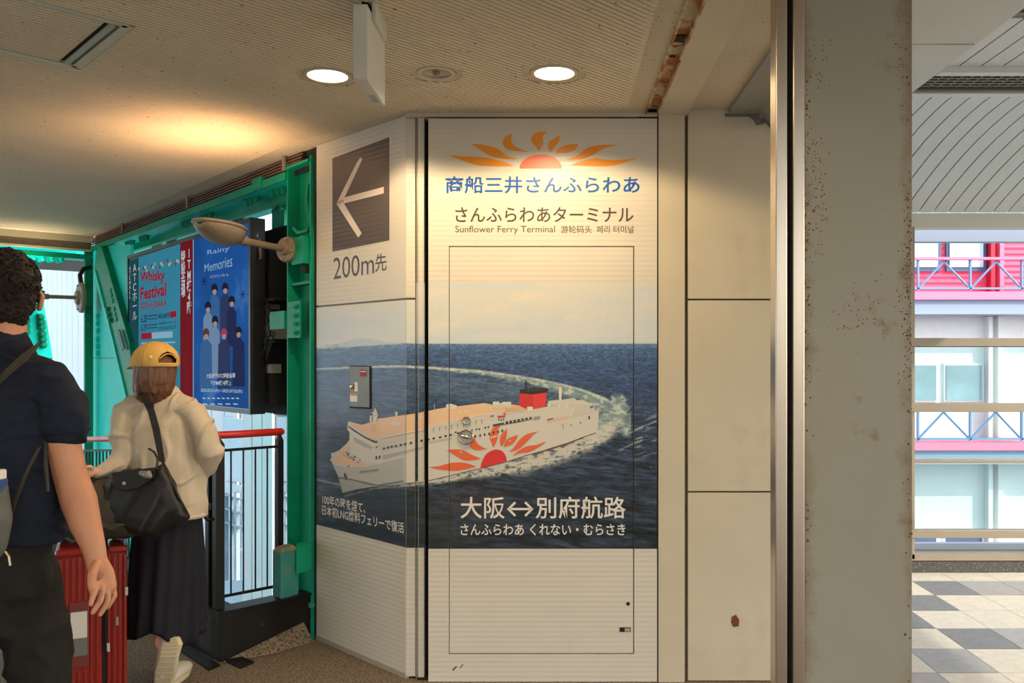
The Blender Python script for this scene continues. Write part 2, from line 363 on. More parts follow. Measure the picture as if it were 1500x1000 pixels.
# ------------------------------------------------------------------ steel column and stainless posts by the camera's right
YC = 2.30
col = thing('steel_column', 'wide grey painted steel column with rust-freckled edges, filling the view right of centre', 'column', (.80, 2.45, 0))
mb = MB(); mb.box((xat(1178, YC), YC, 0), (xat(1336.5, YC), YC+.02, 3.2)); part('flange', mb, None or mat('column_paint', (146, 140, 121), .5, var=.05, vscale=2.2, bump=.06, bscale=40, spots=[((146,132,104), 1.3, .56, .25), ((52,42,32), 40, .735, .02), ((118,92,54), 7, .64, .12)]), col, bevel=.003)
mb = MB(); mb.box((.79, YC+.02, 0), (.815, YC+.30, 3.2)); part('web', mb, M_paintg, col)
mb = MB(); mb.box((xat(1178, YC), YC+.30, 0), (xat(1336.5, YC)-.02, YC+.32, 3.2)); part('flange', mb, M_paintg, col)
_m = _M['column_paint']; _nt = _m.node_tree; _N = _nt.nodes; _L = _nt.links; _b = _N['Principled BSDF']; _src = _b.inputs['Base Color'].links[0].from_socket
_g = _N.new('ShaderNodeNewGeometry'); _s = _N.new('ShaderNodeSeparateXYZ'); _L.new(_g.outputs['Position'], _s.inputs[0])
_c = _N.new('ShaderNodeMath'); _c.operation = 'SUBTRACT'; _c.inputs[1].default_value = (xat(1178, YC)+xat(1336.5, YC))/2; _L.new(_s.outputs[0], _c.inputs[0])
_ab = _N.new('ShaderNodeMath'); _ab.operation = 'ABSOLUTE'; _L.new(_c.outputs[0], _ab.inputs[0])
_e = _N.new('ShaderNodeMapRange'); _e.inputs['From Min'].default_value = .085; _e.inputs['From Max'].default_value = .143; _e.inputs['To Max'].default_value = .30; _L.new(_ab.outputs[0], _e.inputs['Value'])
_n1 = _N.new('ShaderNodeTexNoise'); _n1.inputs['Scale'].default_value = 5; _n1.inputs['Detail'].default_value = 7; _n1.inputs['Roughness'].default_value = .7; _L.new(_g.outputs['Position'], _n1.inputs['Vector'])
_ad = _N.new('ShaderNodeMath'); _L.new(_e.outputs[0], _ad.inputs[0]); _L.new(_n1.outputs['Fac'], _ad.inputs[1])
_r = _N.new('ShaderNodeMapRange'); _r.inputs['From Min'].default_value = .64; _r.inputs['From Max'].default_value = .88; _r.inputs['To Max'].default_value = .8; _L.new(_ad.outputs[0], _r.inputs['Value'])
_x = _N.new('ShaderNodeMix'); _x.data_type = 'RGBA'; _x.inputs['B'].default_value = lin((116, 90, 52))+(1,); _L.new(_r.outputs[0], _x.inputs['Factor']); _L.new(_src, _x.inputs['A']); _L.new(_x.outputs['Result'], _b.inputs['Base Color'])
# rust along the two edges of the flange: real scabs, thicker than the paint
mb = MB()
for side, x0 in ((1, xat(1178, YC)+.001), (-1, xat(1336.5, YC)-.001)):
    for k in range(190):
        z = random.choice([random.uniform(1.02, 2.2), random.uniform(1.45, 1.95), random.uniform(.4, 3.1)]); x = x0+side*abs(random.gauss(0, .011)); r = abs(random.gauss(0, .0016))+.0007
        mb.lathe([(r, 0), (r*.6, .0009), (0, .001)], (x, YC-.0002, z), ax=(0, -1, 0), n=6)
for (qx, qy, sx_, sy_, n_) in ((1200, 300, 9, 45, 90), (1195, 232, 8, 20, 30), (1262, 460, 22, 26, 70), (1325, 440, 8, 70, 110), (1205, 95, 12, 25, 40), (1318, 80, 10, 40, 40)):
    for k in range(n_):
        c = Wp(random.gauss(qx, sx_), random.gauss(qy, sy_), YC); 
        if c.x > xat(1334, YC) or c.x < xat(1181, YC): continue
        r = random.uniform(.0006, .0026); mb.lathe([(r, 0), (r*.7, .0004), (0, .0005)], (c.x, YC-.0001, c.z), ax=(0, -1, 0), n=7)
tag(part('rust_scab', mb, mat('rust_scab', (112, 82, 48), .9, var=.3, vscale=60), col), kind='stuff')
fr_ = thing('stainless_door_frame', 'tall pair of brushed stainless posts with dark slot, left of the grey column', 'post', (xat(1157, YC), YC, 0))
mb = MB(); mb.box((xat(1135, YC), YC-.01, 0), (xat(1152, YC), YC+.05, 3.0)); part('post', mb, M_steel, fr_, bevel=.003)
mb = MB(); mb.box((xat(1160, YC), YC-.01, 0), (xat(1178, YC)-.001, YC+.05, 3.0)); part('post', mb, M_steel, fr_, bevel=.003)
mb = MB(); mb.box((xat(1152, YC), YC+.02, 0), (xat(1160, YC), YC+.05, 3.0)); part('slot_gasket', mb, M_dark, fr_)
# ================================================================== FERRY SIGN
NL = V(1, 1, 0).normalized(); PL = V(-.703, 4.12, 0)
ND = V(0, 1, 0)
SURF = {'left': (PL, NL), 'casing': (V(0, Yc, 0), ND), 'door': (V(0, Yd, 0), ND)}
def on(surf, px, py, lift=0.):
    P0, N = SURF[surf]; return onpl(px, py, P0, N)-N*lift
def panel(mb, surf, poly, th=.02, m=0, lift=0.):
    a = [on(surf, x, y, lift) for x, y in poly]; N = SURF[surf][1]; n = len(a)
    b = [p+N*th for p in a]
    tri = tessellate_polygon([a])
    mb.add(a+b, [tuple(t) for t in tri]+[tuple(i+n for i in reversed(t)) for t in tri]+[(i, (i+1) % n, (i+1) % n+n, i+n) for i in range(n)], m)
def zpx(z, Y): return CY-(z-EYE)*F/Y
def zl(px, z):       # image y of height z on the left face at column px
    Y = on('left', px, 530).y; return zpx(z, Y)
ZS = 1.5+(530-437.5)/F*4.12       # seam height
ZB = .012
lx0, lx1 = 463.6, 594.6
lp_up = thing('direction_sign_panel', 'upper white panel of the angled kiosk face with dark arrow square and 200m text', 'sign', on('left', 530, 440))
mb = MB(); panel(mb, 'left', [(lx0, zl(lx0, ZC-.002)), (lx1, zl(lx1, ZC-.002)), (lx1, zl(lx1, ZS+.005)), (lx0, zl(lx0, ZS+.005))])
part('panel', mb, M_wpanel, lp_up)
lp_lo = thing('side_mural_panel', 'lower panel of the angled kiosk face printed with sea and the bow of the ferry', 'sign', on('left', 530, 960))
mb = MB(); panel(mb, 'left', [(lx0, zl(lx0, ZS-.005)), (lx1, zl(lx1, ZS-.005)), (lx1, zl(lx1, ZB)), (lx0, zl(lx0, ZB))])
part('panel', mb, M_wpanel, lp_lo)
M_chan = mat('seam_channel', (120, 112, 98), .5, .3)
mb = MB(); panel(mb, 'left', [(lx0, zl(lx0, ZS+.006)), (lx1, zl(lx1, ZS+.006)), (lx1, zl(lx1, ZS-.006)), (lx0, zl(lx0, ZS-.006))], .01, lift=-.006); part('seam_strip', mb, M_chan, lp_lo)
mb = MB(); panel(mb, 'left', [(lx0-2.6, zl(lx0, ZC-.02)), (lx0-.2, zl(lx0, ZC-.02)), (lx0-.2, zl(lx0, ZB)), (lx0-2.6, zl(lx0, ZB))], .04, lift=.002); part('edge_strip', mb, M_dark, lp_lo)
mb = MB(); panel(mb, 'left', [(lx0, zl(lx0, .025)), (lx1, zl(lx1, .025)), (lx1, zl(lx1, 0)), (lx0, zl(lx0, 0))], .02, lift=.003); part('base_channel', mb, M_alu, lp_lo)
cs = thing('kiosk_corner_casing', 'narrow vertical corner casing between the angled face and the mural door', 'casing', V(xat(607, Yc), Yc, 0))
zt = ZC-.002
mb = MB()
for z0, z1 in ((ZB, ZS-.005), (ZS+.005, zt)): mb.box((xat(595, Yc), Yc, z0), (xat(608, Yc), Yc+.03, z1))
part('face', mb, M_wpanel, cs)
mb = MB(); mb.box((xat(608, Yc), Yc+.012, 0), (xat(613, Yc), Yc+.03, zt)); part('groove', mb, M_alu, cs)
mb = MB(); mb.box((xat(613, Yc), Yc-.012, 0), (xat(622, Yc), Yc+.03, zt)); part('jamb', mb, M_wpanel, cs, bevel=.002)
mb = MB(); mb.box((xat(595, Yc), Yc+.006, ZS-.005), (xat(608, Yc), Yc+.02, ZS+.005)); part('seam_strip', mb, M_chan, cs)
# mural door: frame ring, inner hatch, gaps
dr = thing('mural_door', 'tall flat door printed with the ferry at sea under the orange sunburst logo', 'door', V(xat(795, Yd), Yd, 0))
dx0, dx1, dy0, dy1 = 627.5, 962.5, 173.5, 998.0
hx0, hx1, hy0, hy1 = 658.3, 928.2, 361.0, 957.0
g = .75
def rectp(x0, y0, x1, y1): return [(x0, y0), (x1, y0), (x1, y1), (x0, y1)]
mb = MB(); ring = [rectp(dx0, dy0, dx1, hy0-g), rectp(dx0, hy1+g, dx1, dy1), rectp(dx0, hy0-g, hx0-g, hy1+g), rectp(hx1+g, hy0-g, dx1, hy1+g)]
for r in ring: panel(mb, 'door', r, .022)
part('door_leaf', mb, M_wpanel, dr)
ht = MB(); panel(ht, 'door', rectp(hx0+g*.4, hy0+g, hx1-g, hy1-g), .02)
hatch = part('hatch', ht, M_wpanel, dr)
mb = MB(); panel(mb, 'door', rectp(dx0, dy0, dx1, dy1), .005, lift=-.024); part('backing', mb, M_dark, dr)
# ---- painted sea: a fine grid whose print colours are computed
def vnoise(x, y, seed=0):
    r = np.random.RandomState(seed); T = r.rand(256, 256)
    xi = np.floor(x).astype(int); yi = np.floor(y).astype(int); fx = x-xi; fy = y-yi
    fx = fx*fx*(3-2*fx); fy = fy*fy*(3-2*fy)
    a = T[xi % 256, yi % 256]; b = T[(xi+1) % 256, yi % 256]; c = T[xi % 256, (yi+1) % 256]; d = T[(xi+1) % 256, (yi+1) % 256]
    return (a*(1-fx)+b*fx)*(1-fy)+(c*(1-fx)+d*fx)*fy
def fbm(x, y, o=4, seed=0):
    s = 0; a = .5; n = 0
    for i in range(o): s = s+a*vnoise(x*2**i, y*2**i, seed+i); n += a; a *= .55
    return s/n
def sstep(a, b, x): t = np.clip((x-a)/(b-a), 0, 1); return t*t*(3-2*t)
def curve_at(x, pts): return np.interp(x, [p[0] for p in pts], [p[1] for p in pts])
def seacol(X, Yp, side):
    """print colour (sRGB 0-1) at mural position"""
    hor = 503.0
    X = X.astype(float); Yv = Yp.astype(float)
    t = np.clip((Yv-412)/(hor-412), 0, 1)[..., None]
    sky = np.array([206, 202, 188])*(1-t)+np.array([204, 210, 206])*t
    cl = sstep(.52, .75, fbm(X/70, Yv/16, 4, 11))[..., None]
    bl = sstep(.5, .8, fbm(X/90+9, Yv/22, 3, 31))[..., None]*.5
    sky = sky*(1-bl)+np.array([186, 200, 208])*bl
    sky = sky*(1-cl*.35)+np.array([232, 212, 192])*cl*.35
    isl = (Yv > 500.5-8*np.exp(-((X-520)/22)**2)-5*np.exp(-((X-545)/20)**2)) & (X < 590)
    isl2 = (Yv > 501-4*fbm(X/25, X*0, 3, 5)*np.exp(-((X-760)/70)**2))
    sky[isl] = sky[isl]*.45+np.array([160, 184, 196])*.55
    sky[isl2] = sky[isl2]*.75+np.array([160, 184, 196])*.25
    d = np.maximum(Yv-hor, .3)
    k = np.clip(d/300, 0, 1)
    pts = np.array([0, .03, .12, .35, .6, .8, 1.0])
    R = np.interp(k, pts, [98, 70, 56, 46, 40, 34, 31]); G = np.interp(k, pts, [126, 98, 80, 64, 52, 44, 40]); B = np.interp(k, pts, [154, 138, 116, 90, 68, 54, 48])
    sea = np.stack([R, G, B], -1)
    sc = 3+d*.075
    n1 = fbm(X/(sc*1.5), np.log(d+22)*38, 4, 3); n2 = fbm(X/(sc*.6)+40, np.log(d+22)*90, 3, 9)
    wv = (n1-.5)*1.7+(n2-.5)*1.9
    sea = sea*(1+wv*np.clip(.35+k*.9, 0, 1.1))[..., None]
    warm = np.exp(-((X-700)/50)**2-((Yv-735)/26)**2)[..., None]*.35
    sea = sea*(1-warm)+np.array([92, 60, 52])*warm
    grn = (np.exp(-((X-640)/60)**2)*sstep(690, 760, Yv))[..., None]*.35
    sea = sea*(1-grn)+np.array([62, 72, 62])*grn
    sp_ = (sstep(.80, .90, n2)*sstep(560, 650, Yv)*sstep(820, 960, X))[..., None]*.5
    sea = sea*(1-sp_)+200*sp_
    # wake: the long arc behind the ship
    arc = [(440, 531), (560, 533.5), (640, 538), (700, 542), (760, 550), (810, 559), (850, 569), (885, 582), (908, 596), (918, 606)]
    yo = curve_at(X, arc); th = curve_at(X, [(440, 1.6), (600, 3), (700, 6), (800, 12), (860, 20), (895, 30), (918, 34)])
    nn = fbm(X/9, Yv/4, 4, 21)
    dd = Yv-yo
    m = sstep(-1.2, .6, dd)*(1-sstep(th*.55, th*1.25, dd+(nn-.5)*th*.9))*(X < 924)
    edge = sstep(-1.2, .3, dd)*(1-sstep(1.5, 3.5+th*.05, dd))*(X < 915)
    # turn of the wake down to the stern
    cxr = curve_at(Yv, [(575, 903), (590, 907), (606, 902), (620, 890), (640, 872)]); wr_ = curve_at(Yv, [(575, 8), (590, 14), (606, 21), (625, 24), (650, 20)])
    m2 = (1-sstep(.6, 1.1, abs(X-cxr)/wr_+(nn-.5)*.7))*sstep(572, 584, Yv)*(1-sstep(640, 655, Yv))
    teal = np.clip(np.maximum(m, m2), 0, 1)
    tc_ = np.array([164, 190, 172]); inner = (sstep(0, 60, X-560)*sstep(2, 14, dd)*(1-sstep(30, 58, dd))*(X < 890))*.28*fbm(X/30, Yv/2.2, 3, 77)*1.6
    sea = sea*(1-inner[..., None])+np.array([150, 172, 168])*inner[..., None]
    a = (teal*(.35+.6*nn))[..., None]; a = np.clip(a, 0, .95)
    sea = sea*(1-a)+tc_*a
    a = (np.clip(edge, 0, 1)*np.clip(.5+.8*(nn-.3), 0, 1)*.8)[..., None]; sea = sea*(1-a)+np.array([214, 218, 200])*a
    fm = np.clip(teal*sstep(.52, .66, fbm(X/6, Yv/3.2, 4, 51)), 0, 1)[..., None]*.75; sea = sea*(1-fm)+np.array([214, 216, 198])*fm
    # foam along the hull
    wl = curve_at(X, [(500, 722), (545, 712), (592, 709), (622, 704), (704, 686), (772, 667), (830, 650), (873, 633), (920, 606), (940, 597)])
    fh = curve_at(X, [(500, 1), (545, 2), (592, 5), (630, 9), (700, 14), (760, 27), (820, 28), (860, 26), (900, 22), (940, 6)])
    q_ = (Yv-wl)/fh; f2 = fbm(X/8+3, Yv/3+5, 5, 61)
    m3 = sstep(-.35, 0, q_)*(1-sstep(.55, 1.15, q_+(f2-.5)*1.1))*(X > 505)*(1-sstep(885, 922, X))
    a = np.clip(m3*(.35+1.1*sstep(.30, .6, f2)), 0, .95)[..., None]; sea = sea*(1-a)+np.array([208, 204, 184])*a
    st = sstep(.62, .72, fbm(X/26, (Yv-.35*(950-X))/3.0, 4, 91))*sstep(840, 930, X)*sstep(588, 610, Yv)*(1-sstep(640, 690, Yv))*.7
    sea = sea*(1-st[..., None])+np.array([205, 205, 190])*st[..., None]
    bw = np.exp(-((Yv-(696+.29*(X-470)))/1.5)**2)*(X < 500)*.7+np.exp(-((Yv-(702+.14*(X-500)))/1.3)**2)*(X >= 500)*(X < 612)*.5
    sea = sea*(1-bw[..., None])+np.array([190, 190, 180])*bw[..., None]
    dk = (np.exp(-((X-560)/60)**2)*sstep(705, 716, Yv)*(1-sstep(760, 800, Yv)))[..., None]*.55
    sea = sea*(1-dk)+np.array([20, 26, 34])*dk
    up = (Yv < hor)[..., None]
    out = np.where(up, sky, sea)
    return np.clip(out, 0, 255)/255
def srgb2lin(c): return np.where(c <= .04045, c/12.92, ((c+.055)/1.055)**2.4)
M_sea = bpy.data.materials.new('printed_sea'); M_sea.use_nodes = True
_n = M_sea.node_tree; _a = _n.nodes.new('ShaderNodeAttribute'); _a.attribute_name = 'print'
_b = _n.nodes['Principled BSDF']; _b.inputs['Roughness'].default_value = .36
_t = _n.nodes.new('ShaderNodeTexCoord'); _mp = _n.nodes.new('ShaderNodeMapping'); _mp.inputs['Scale'].default_value = (60, 60, 260)
_ns = _n.nodes.new('ShaderNodeTexNoise'); _ns.inputs['Scale'].default_value = 1; _ns.inputs['Detail'].default_value = 3
_mr = _n.nodes.new('ShaderNodeMapRange'); _mr.inputs['To Min'].default_value = .9; _mr.inputs['To Max'].default_value = 1.1
_vm = _n.nodes.new('ShaderNodeVectorMath'); _vm.operation = 'SCALE'
_n.links.new(_t.outputs['Object'], _mp.inputs[0]); _n.links.new(_mp.outputs[0], _ns.inputs['Vector']); _n.links.new(_ns.outputs['Fac'], _mr.inputs['Value'])
_n.links.new(_a.outputs['Color'], _vm.inputs[0]); _n.links.new(_mr.outputs[0], _vm.inputs['Scale']); _n.links.new(_vm.outputs[0], _b.inputs['Base Color'])
def seagrid(parent, surf, x0, y0, x1, y1, step=1.3, lift=.0004, shift=lambda x: 0*x):
    """y0/y1 in mural rows; on the angled face rows follow the face's perspective (shift)"""
    nx = max(2, int((x1-x0)/step)+1); ny = max(2, int((y1-y0)/step)+1)
    xs = np.linspace(x0, x1, nx); ys = np.linspace(y0, y1, ny); X, Y = np.meshgrid(xs, ys)
    P0, N = SURF[surf]; P0 = P0-N*lift
    if surf == 'left':     # rows = mural height, converted to true heights; ship rows handled through px
        Z = EYE+(CY-Y)/F*4.1
        yy = Y
        dx = (X-CX)/F; tt = P0.dot(N)/(dx*N.x+N.y)
        verts = np.stack([dx*tt, tt, Z], -1).reshape(-1, 3)
        PY = CY-(Z-EYE)*F/tt
    else:
        dx = (X-CX)/F; dz = (CY-Y)/F; tt = P0.y; verts = np.stack([dx*tt, dx*0+tt, EYE+dz*tt], -1).reshape(-1, 3); PY = Y
    loc = verts.mean(0); me = bpy.data.meshes.new('printed_sea')
    idx = np.arange(nx*ny).reshape(ny, nx)
    fs = np.stack([idx[1:, :-1], idx[1:, 1:], idx[:-1, 1:], idx[:-1, :-1]], -1).reshape(-1, 4)
    me.vertices.add(nx*ny); me.vertices.foreach_set('co', (verts-loc).ravel())
    me.loops.add(fs.size); me.loops.foreach_set('vertex_index', fs.ravel().astype(np.int32))
    me.polygons.add(len(fs)); me.polygons.foreach_set('loop_start', np.arange(0, fs.size, 4, dtype=np.int32))
    me.update(calc_edges=True)
    if surf == 'left':
        PYm = np.where(PY < zl_np(X, 503), 400+0*PY, PY)
        col_ = seacol(X, mural_row(X, PY), surf)
    else: col_ = seacol(X, Y, surf)
    colr = np.concatenate([srgb2lin(col_), np.ones(col_.shape[:2]+(1,))], -1).reshape(-1, 4)
    at = me.color_attributes.new('print', 'FLOAT_COLOR', 'POINT'); at.data.foreach_set('color', colr.astype(np.float32).ravel())
    me.materials.append(M_sea)
    o = mkobj('printed_sea', me, parent); o.location = V(*loc)-wloc(parent); return o
def zl_np(X, row): return X*0+row
def mural_row(X, PY):
    # heights on the angled face as seen: the horizon runs 510 -> 503, the foot of the print 768 -> 802, so the sea is read at the row it shows
    u = (X-463)/(595-463); h = 511-8*u; f = 768+34*u
    return np.where(PY < h, 503-(h-PY), 503+(PY-h)*(803.5-503)/(f-h)*.0+(PY-h)*1.0)
ytop = 414
def lclipz(row): return EYE+(CY-row)/F*4.1
# sea prints per panel; the print starts below the white head with a soft pale sky
seagrid(hatch, 'door', hx0+g*.4, ytop, hx1-g, 803.5)
seagrid(dr, 'door', dx0, ytop, hx0-g, 803.5); seagrid(dr, 'door', hx1+g, ytop, dx1, 803.5)
seagrid(cs, 'casing', 595, 439.5, 608, 802); seagrid(cs, 'casing', 608, ytop, 613, 802, lift=-.0115); seagrid(cs, 'casing', 613, ytop, 622, 802, lift=.0124)
seagrid(lp_lo, 'left', lx0, 440.5, lx1, 803, step=1.3)
# ---- flat printed shapes, clipped to each panel
def clip_rect(poly, x0, y0, x1, y1):
    def cl(P, ins, isec):
        out = []
        for i in range(len(P)):
            a, b = P[i-1], P[i]
            if ins(b):
                if not ins(a): out.append(isec(a, b))
                out.append(b)
            elif ins(a): out.append(isec(a, b))
        return out
    def ix(v): return lambda a, b: (v, a[1]+(b[1]-a[1])*(v-a[0])/(b[0]-a[0]))
    def iy(v): return lambda a, b: (a[0]+(b[0]-a[0])*(v-a[1])/(b[1]-a[1]), v)
    for ins, isec in ((lambda p: p[0] >= x0, ix(x0)), (lambda p: p[0] <= x1, ix(x1)), (lambda p: p[1] >= y0, iy(y0)), (lambda p: p[1] <= y1, iy(y1))):
        if not poly: return []
        poly = cl(poly, ins, isec)
    return poly
def catmull(pts, n=6, closed=False):
    out = []; N_ = len(pts)
    for i in range(N_ if closed else N_-1):
        p0 = pts[(i-1) % N_ if closed else max(i-1, 0)]; p1 = pts[i]; p2 = pts[(i+1) % N_]; p3 = pts[(i+2) % N_ if closed else min(i+2, N_-1)]
        for k in range(n):
            t = k/n
            out.append(tuple(.5*((2*p1[j])+(-p0[j]+p2[j])*t+(2*p0[j]-5*p1[j]+4*p2[j]-p3[j])*t*t+(-p0[j]+3*p1[j]-3*p2[j]+p3[j])*t**3) for j in (0, 1)))
    if not closed: out.append(tuple(pts[-1]))
    return out
def flame(tipa, a, tipb, b): return catmull([tipa]+a+[tipb], 6)[:-1]+catmull([tipb]+b+[tipa], 6)[:-1]
def stroke(pts, w):
    out = []
    for (x0, y0), (x1, y1) in zip(pts[:-1], pts[1:]):
        dx, dy = x1-x0, y1-y0; l = math.hypot(dx, dy) or 1; nx, ny = -dy/l*w/2, dx/l*w/2
        out.append([(x0+nx, y0+ny), (x1+nx, y1+ny), (x1-nx, y1-ny), (x0-nx, y0-ny)])
    return out
REG = [('printed_ferry', hatch, 'door', (hx0+g*.4, hy0+g, hx1-g, hy1-g), 0), ('printed_ferry', dr, 'door', (dx0, dy0, hx0-g, hy1+g), 0), ('printed_ferry', dr, 'door', (hx1+g, hy0-g, dx1, hy1+g), 0),
       ('printed_ferry', cs, 'casing', (595, 440, 608, 994), 0), ('printed_ferry', cs, 'casing', (613, 173, 622, 994), .012), ('printed_ferry', lp_lo, 'left', (lx0, 440, lx1, 990), 0)]
SHIP = []     # (poly, material index, layer)
inks = []
def ink(rgb):
    m = mat('ink_%d_%d_%d' % rgb, rgb, .36)
    if m not in inks: inks.append(m)
    return inks.index(m)
def add(poly, rgb, layer): SHIP.append((poly, ink(rgb), layer))
def zA(*p): return [(470+x/6.25, 580+y/6.25) for x, y in p]
def zB(*p): return [(620+x/7.143, 560+y/7.143) for x, y in p]
def zC(*p): return [(740+x/6.25, 540+y/6.25) for x, y in p]
def zD(*p): return [(620+x/3.571, 540+y/3.571) for x, y in p]
HULL = (208, 202, 184); HULLS = (176, 172, 158); WHT = (220, 212, 192); PEACH = (232, 190, 146); PEACH2 = (222, 178, 134); GR = (140, 138, 128); DK = (44, 46, 50)
ORG = (226, 98, 44); SRED = (216, 44, 44); FRED = (224, 58, 48)
# hull and superstructure silhouette
wl = zA((200,885),(330,852),(470,828),(620,817),(760,800))+zD((5,590),(150,556),(300,520),(440,485))+zC((200,790),(400,735),(560,685),(700,630),(830,585))
topl = zC((850,540),(858,430),(855,385),(825,380),(805,312),(770,320),(720,290),(660,290),(620,268),(540,280),(430,290),(395,295),(385,345),(250,370),(180,362),(128,335),(60,325),(0,300))
add(wl+topl+zB((740,235),(640,215),(350,250),(240,260),(30,300))+zA((765,180),(530,205),(470,235),(380,262),(250,230),(245,310),(265,330),(262,400),(240,430),(170,495),(110,520),(90,580),(125,625),(165,745)), HULL, 1)
# shaded lower bow and hull side
add(zA((95,590),(130,625),(250,650),(420,640),(560,615),(760,560),(760,800),(620,817),(470,828),(330,852),(200,885),(165,745),(125,660)), (186,182,168), 2)
add(zA((165,745),(300,770),(470,815),(330,852),(200,885)), (168,164,152), 3)
add(zA((160,735),(300,760),(520,810),(760,770),(760,785),(560,822),(470,820),(300,775),(165,752)), (112,110,106), 4)
add(zA((570,540),(760,500),(945,455),(945,480),(760,530),(570,580)), HULLS, 3)
add(zB((0,625),(300,575),(300,600),(0,655)), (186,182,166), 3)
for s in stroke(wl[4:], 1.0): add(s, (96,60,52), 5)
add(zC((260,775),(420,722),(560,680),(700,628),(720,632),(560,690),(430,735),(270,778)), (120,64,54), 6)
# peach upper deck
add(zA((250,232),(380,262),(470,235),(530,207),(1000,138),(1000,290),(930,302),(750,342),(560,382),(500,410),(440,380),(360,320)), PEACH, 3)
add(zB((0,310),(240,268),(350,252),(640,217),(740,237),(1000,268),(1000,292),(760,315),(560,350),(400,385),(200,425),(0,465)), PEACH, 3)
add(zC((0,300),(60,325),(128,335),(180,362),(260,370),(160,385),(0,400)), PEACH2, 3)
add(zA((640,235),(735,235),(735,262),(640,262)), (226,208,182), 4)
# upper front bulwark and bridge
add(zA((250,245),(360,320),(500,412),(520,440),(500,470),(380,400),(265,330),(245,300)), WHT, 5)
add(zA((255,268),(300,300),(400,365),(500,410),(520,408),(520,428),(498,430),(400,382),(300,318),(256,285)), DK, 6)
add(zA((265,330),(380,400),(500,470),(545,465),(565,605),(440,620),(330,600),(262,520)), (214,208,192), 4)
add(zA((300,370),(420,430),(480,465),(480,480),(415,470),(305,420)), (186,180,168), 5)
for x, y in ((345,405),(375,425),(405,445),(450,470)): add(zA((x,y),(x+10,y+5),(x+10,y+20),(x,y+15)), GR, 6)
for x, y in ((503,550),(533,545),(500,412),(505,462)): add(zA((x,y),(x+18,y-3),(x+18,y+28 if y > 500 else y+10),(x,y+30 if y > 500 else y+13)), (70,70,68), 7)
# fore deck
add(zA((110,575),(170,510),(245,450),(262,520),(330,595),(420,632),(330,640),(250,640),(150,610)), PEACH, 5)
random.seed(3)
for k in range(46):
    x = random.uniform(200, 360); y = 520+(x-200)*.42+random.uniform(-25, 25); s = random.uniform(4, 11)
    add(zA((x,y),(x+s,y-s*.5),(x+s*1.2,y+s),(x,y+s*1.3)), random.choice([(84,92,84),(60,66,62),(150,146,130),(110,120,104)]), 6)
for x, y in ((100,520),(125,545),(240,430),(150,520)): add(zA((x,y),(x+16,y),(x+18,y+26),(x-2,y+26)), WHT, 6)
add(zA((215,700),(235,712),(245,740),(238,775),(222,745),(212,735)), (58,58,60), 6)
add(zA((245,635),(268,635),(265,655),(248,655)), (70,66,60), 6)
for s in stroke(zA((90,580),(125,622),(250,648),(420,640),(560,612)), .9): add(s, (226,220,204), 6)
# radar mast and deck gear
add(zA((486,130),(500,105),(515,135),(525,180),(520,235),(480,240),(478,180)), (222,208,186), 6)
add(zA((452,180),(470,180),(472,235),(450,235)), (222,208,186), 6); add(zA((466,150),(526,150),(526,158),(466,158)), (214,196,172), 7); add(zA((468,176),(530,172),(530,182),(468,184)), (190,176,156), 7)
for s in stroke(zA((498,100),(498,140)), .5)+stroke(zA((518,190),(518,235)), 1)+stroke(zA((290,200),(290,240)), .5)+stroke(zA((310,205),(310,240)), .5)+stroke(zA((738,40-20),(738,60)), .01): add(s, (150,142,128), 7)
add(zA((683,145),(706,145),(706,165),(700,182),(688,182),(683,165)), WHT, 6)
add(zA((562,262),(585,262),(588,305),(565,305)), (224,206,180), 5); add(zA((465,262),(510,262),(512,330),(465,330)), PEACH2, 5)
for x in range(820, 990, 17): add(zA((x,185-(x-820)*.05),(x+9,185-(x-820)*.05),(x+8,208),(x+2,208)), (226,214,190), 5)
add(zB((240,228),(290,222),(350,240),(352,268),(350,275),(240,280)), (224,210,186), 5); add(zB((240,228),(290,222),(350,240),(300,246)), WHT, 6)
add(zB((728,200),(795,200),(798,225),(825,232),(825,268),(728,265)), WHT, 5); add(zB((828,202),(918,202),(920,235),(925,265),(828,268)), WHT, 5); add(zB((728,232),(825,232),(825,268),(728,265)), HULL, 6); add(zB((828,236),(920,236),(925,265),(828,268)), HULL, 6)
add(zB((595,235),(655,235),(655,262),(595,266)), (222,200,170), 5); add(zB((190,290),(235,285),(235,345),(190,350)), (222,196,164), 5); add(zB((75,320),(130,315),(130,350),(75,358)), (222,200,170), 5)
for s in stroke(zB((118,225),(118,300)), .8): add(s, (190,180,160), 6)
for x, y in ((370,300),(435,285),(690,250)): add(zB((x,y),(x+22,y-3),(x+22,y+30),(x,y+34)), (226,208,182), 6)
# sloping bands and windows of the side
for s in stroke(zA((560,382),(750,342),(930,302),(1000,290)), 1.4)+stroke(zB((0,465),(200,425),(400,385),(560,350),(760,318)), 1.2): add(s, (226,218,200), 5)
for k in range(17): x = 575+k*23; y = 385-k*4.6; add(zA((x,y),(x+7,y-1.5),(x+7,y+8),(x,y+9)), (96,90,80), 6)
add(zA((560,420),(750,378),(945,336),(945,352),(750,396),(560,438)), (222,196,164), 4)
for x, y in ((580,480),(618,470),(652,462),(690,457),(735,447),(775,437),(825,428),(878,417),(925,405),(985,398)): add(zA((x-11,y-8),(x+11,y-12),(x+11,y+8),(x-11,y+12)), (56,56,56), 6)
for x, y in ((47,597),(110,585),(178,573),(235,560),(288,549),(368,530)): add(zB((x-13,y-8),(x+13,y-12),(x+13,y+8),(x-13,y+12)), (56,56,56), 6)
for x, y in ((510,500),(558,490),(588,487),(650,473),(682,466),(340,520)): add(zB((x-8,y-8),(x+8,y-10),(x+8,y+8),(x-8,y+10)), (44,44,46), 6)
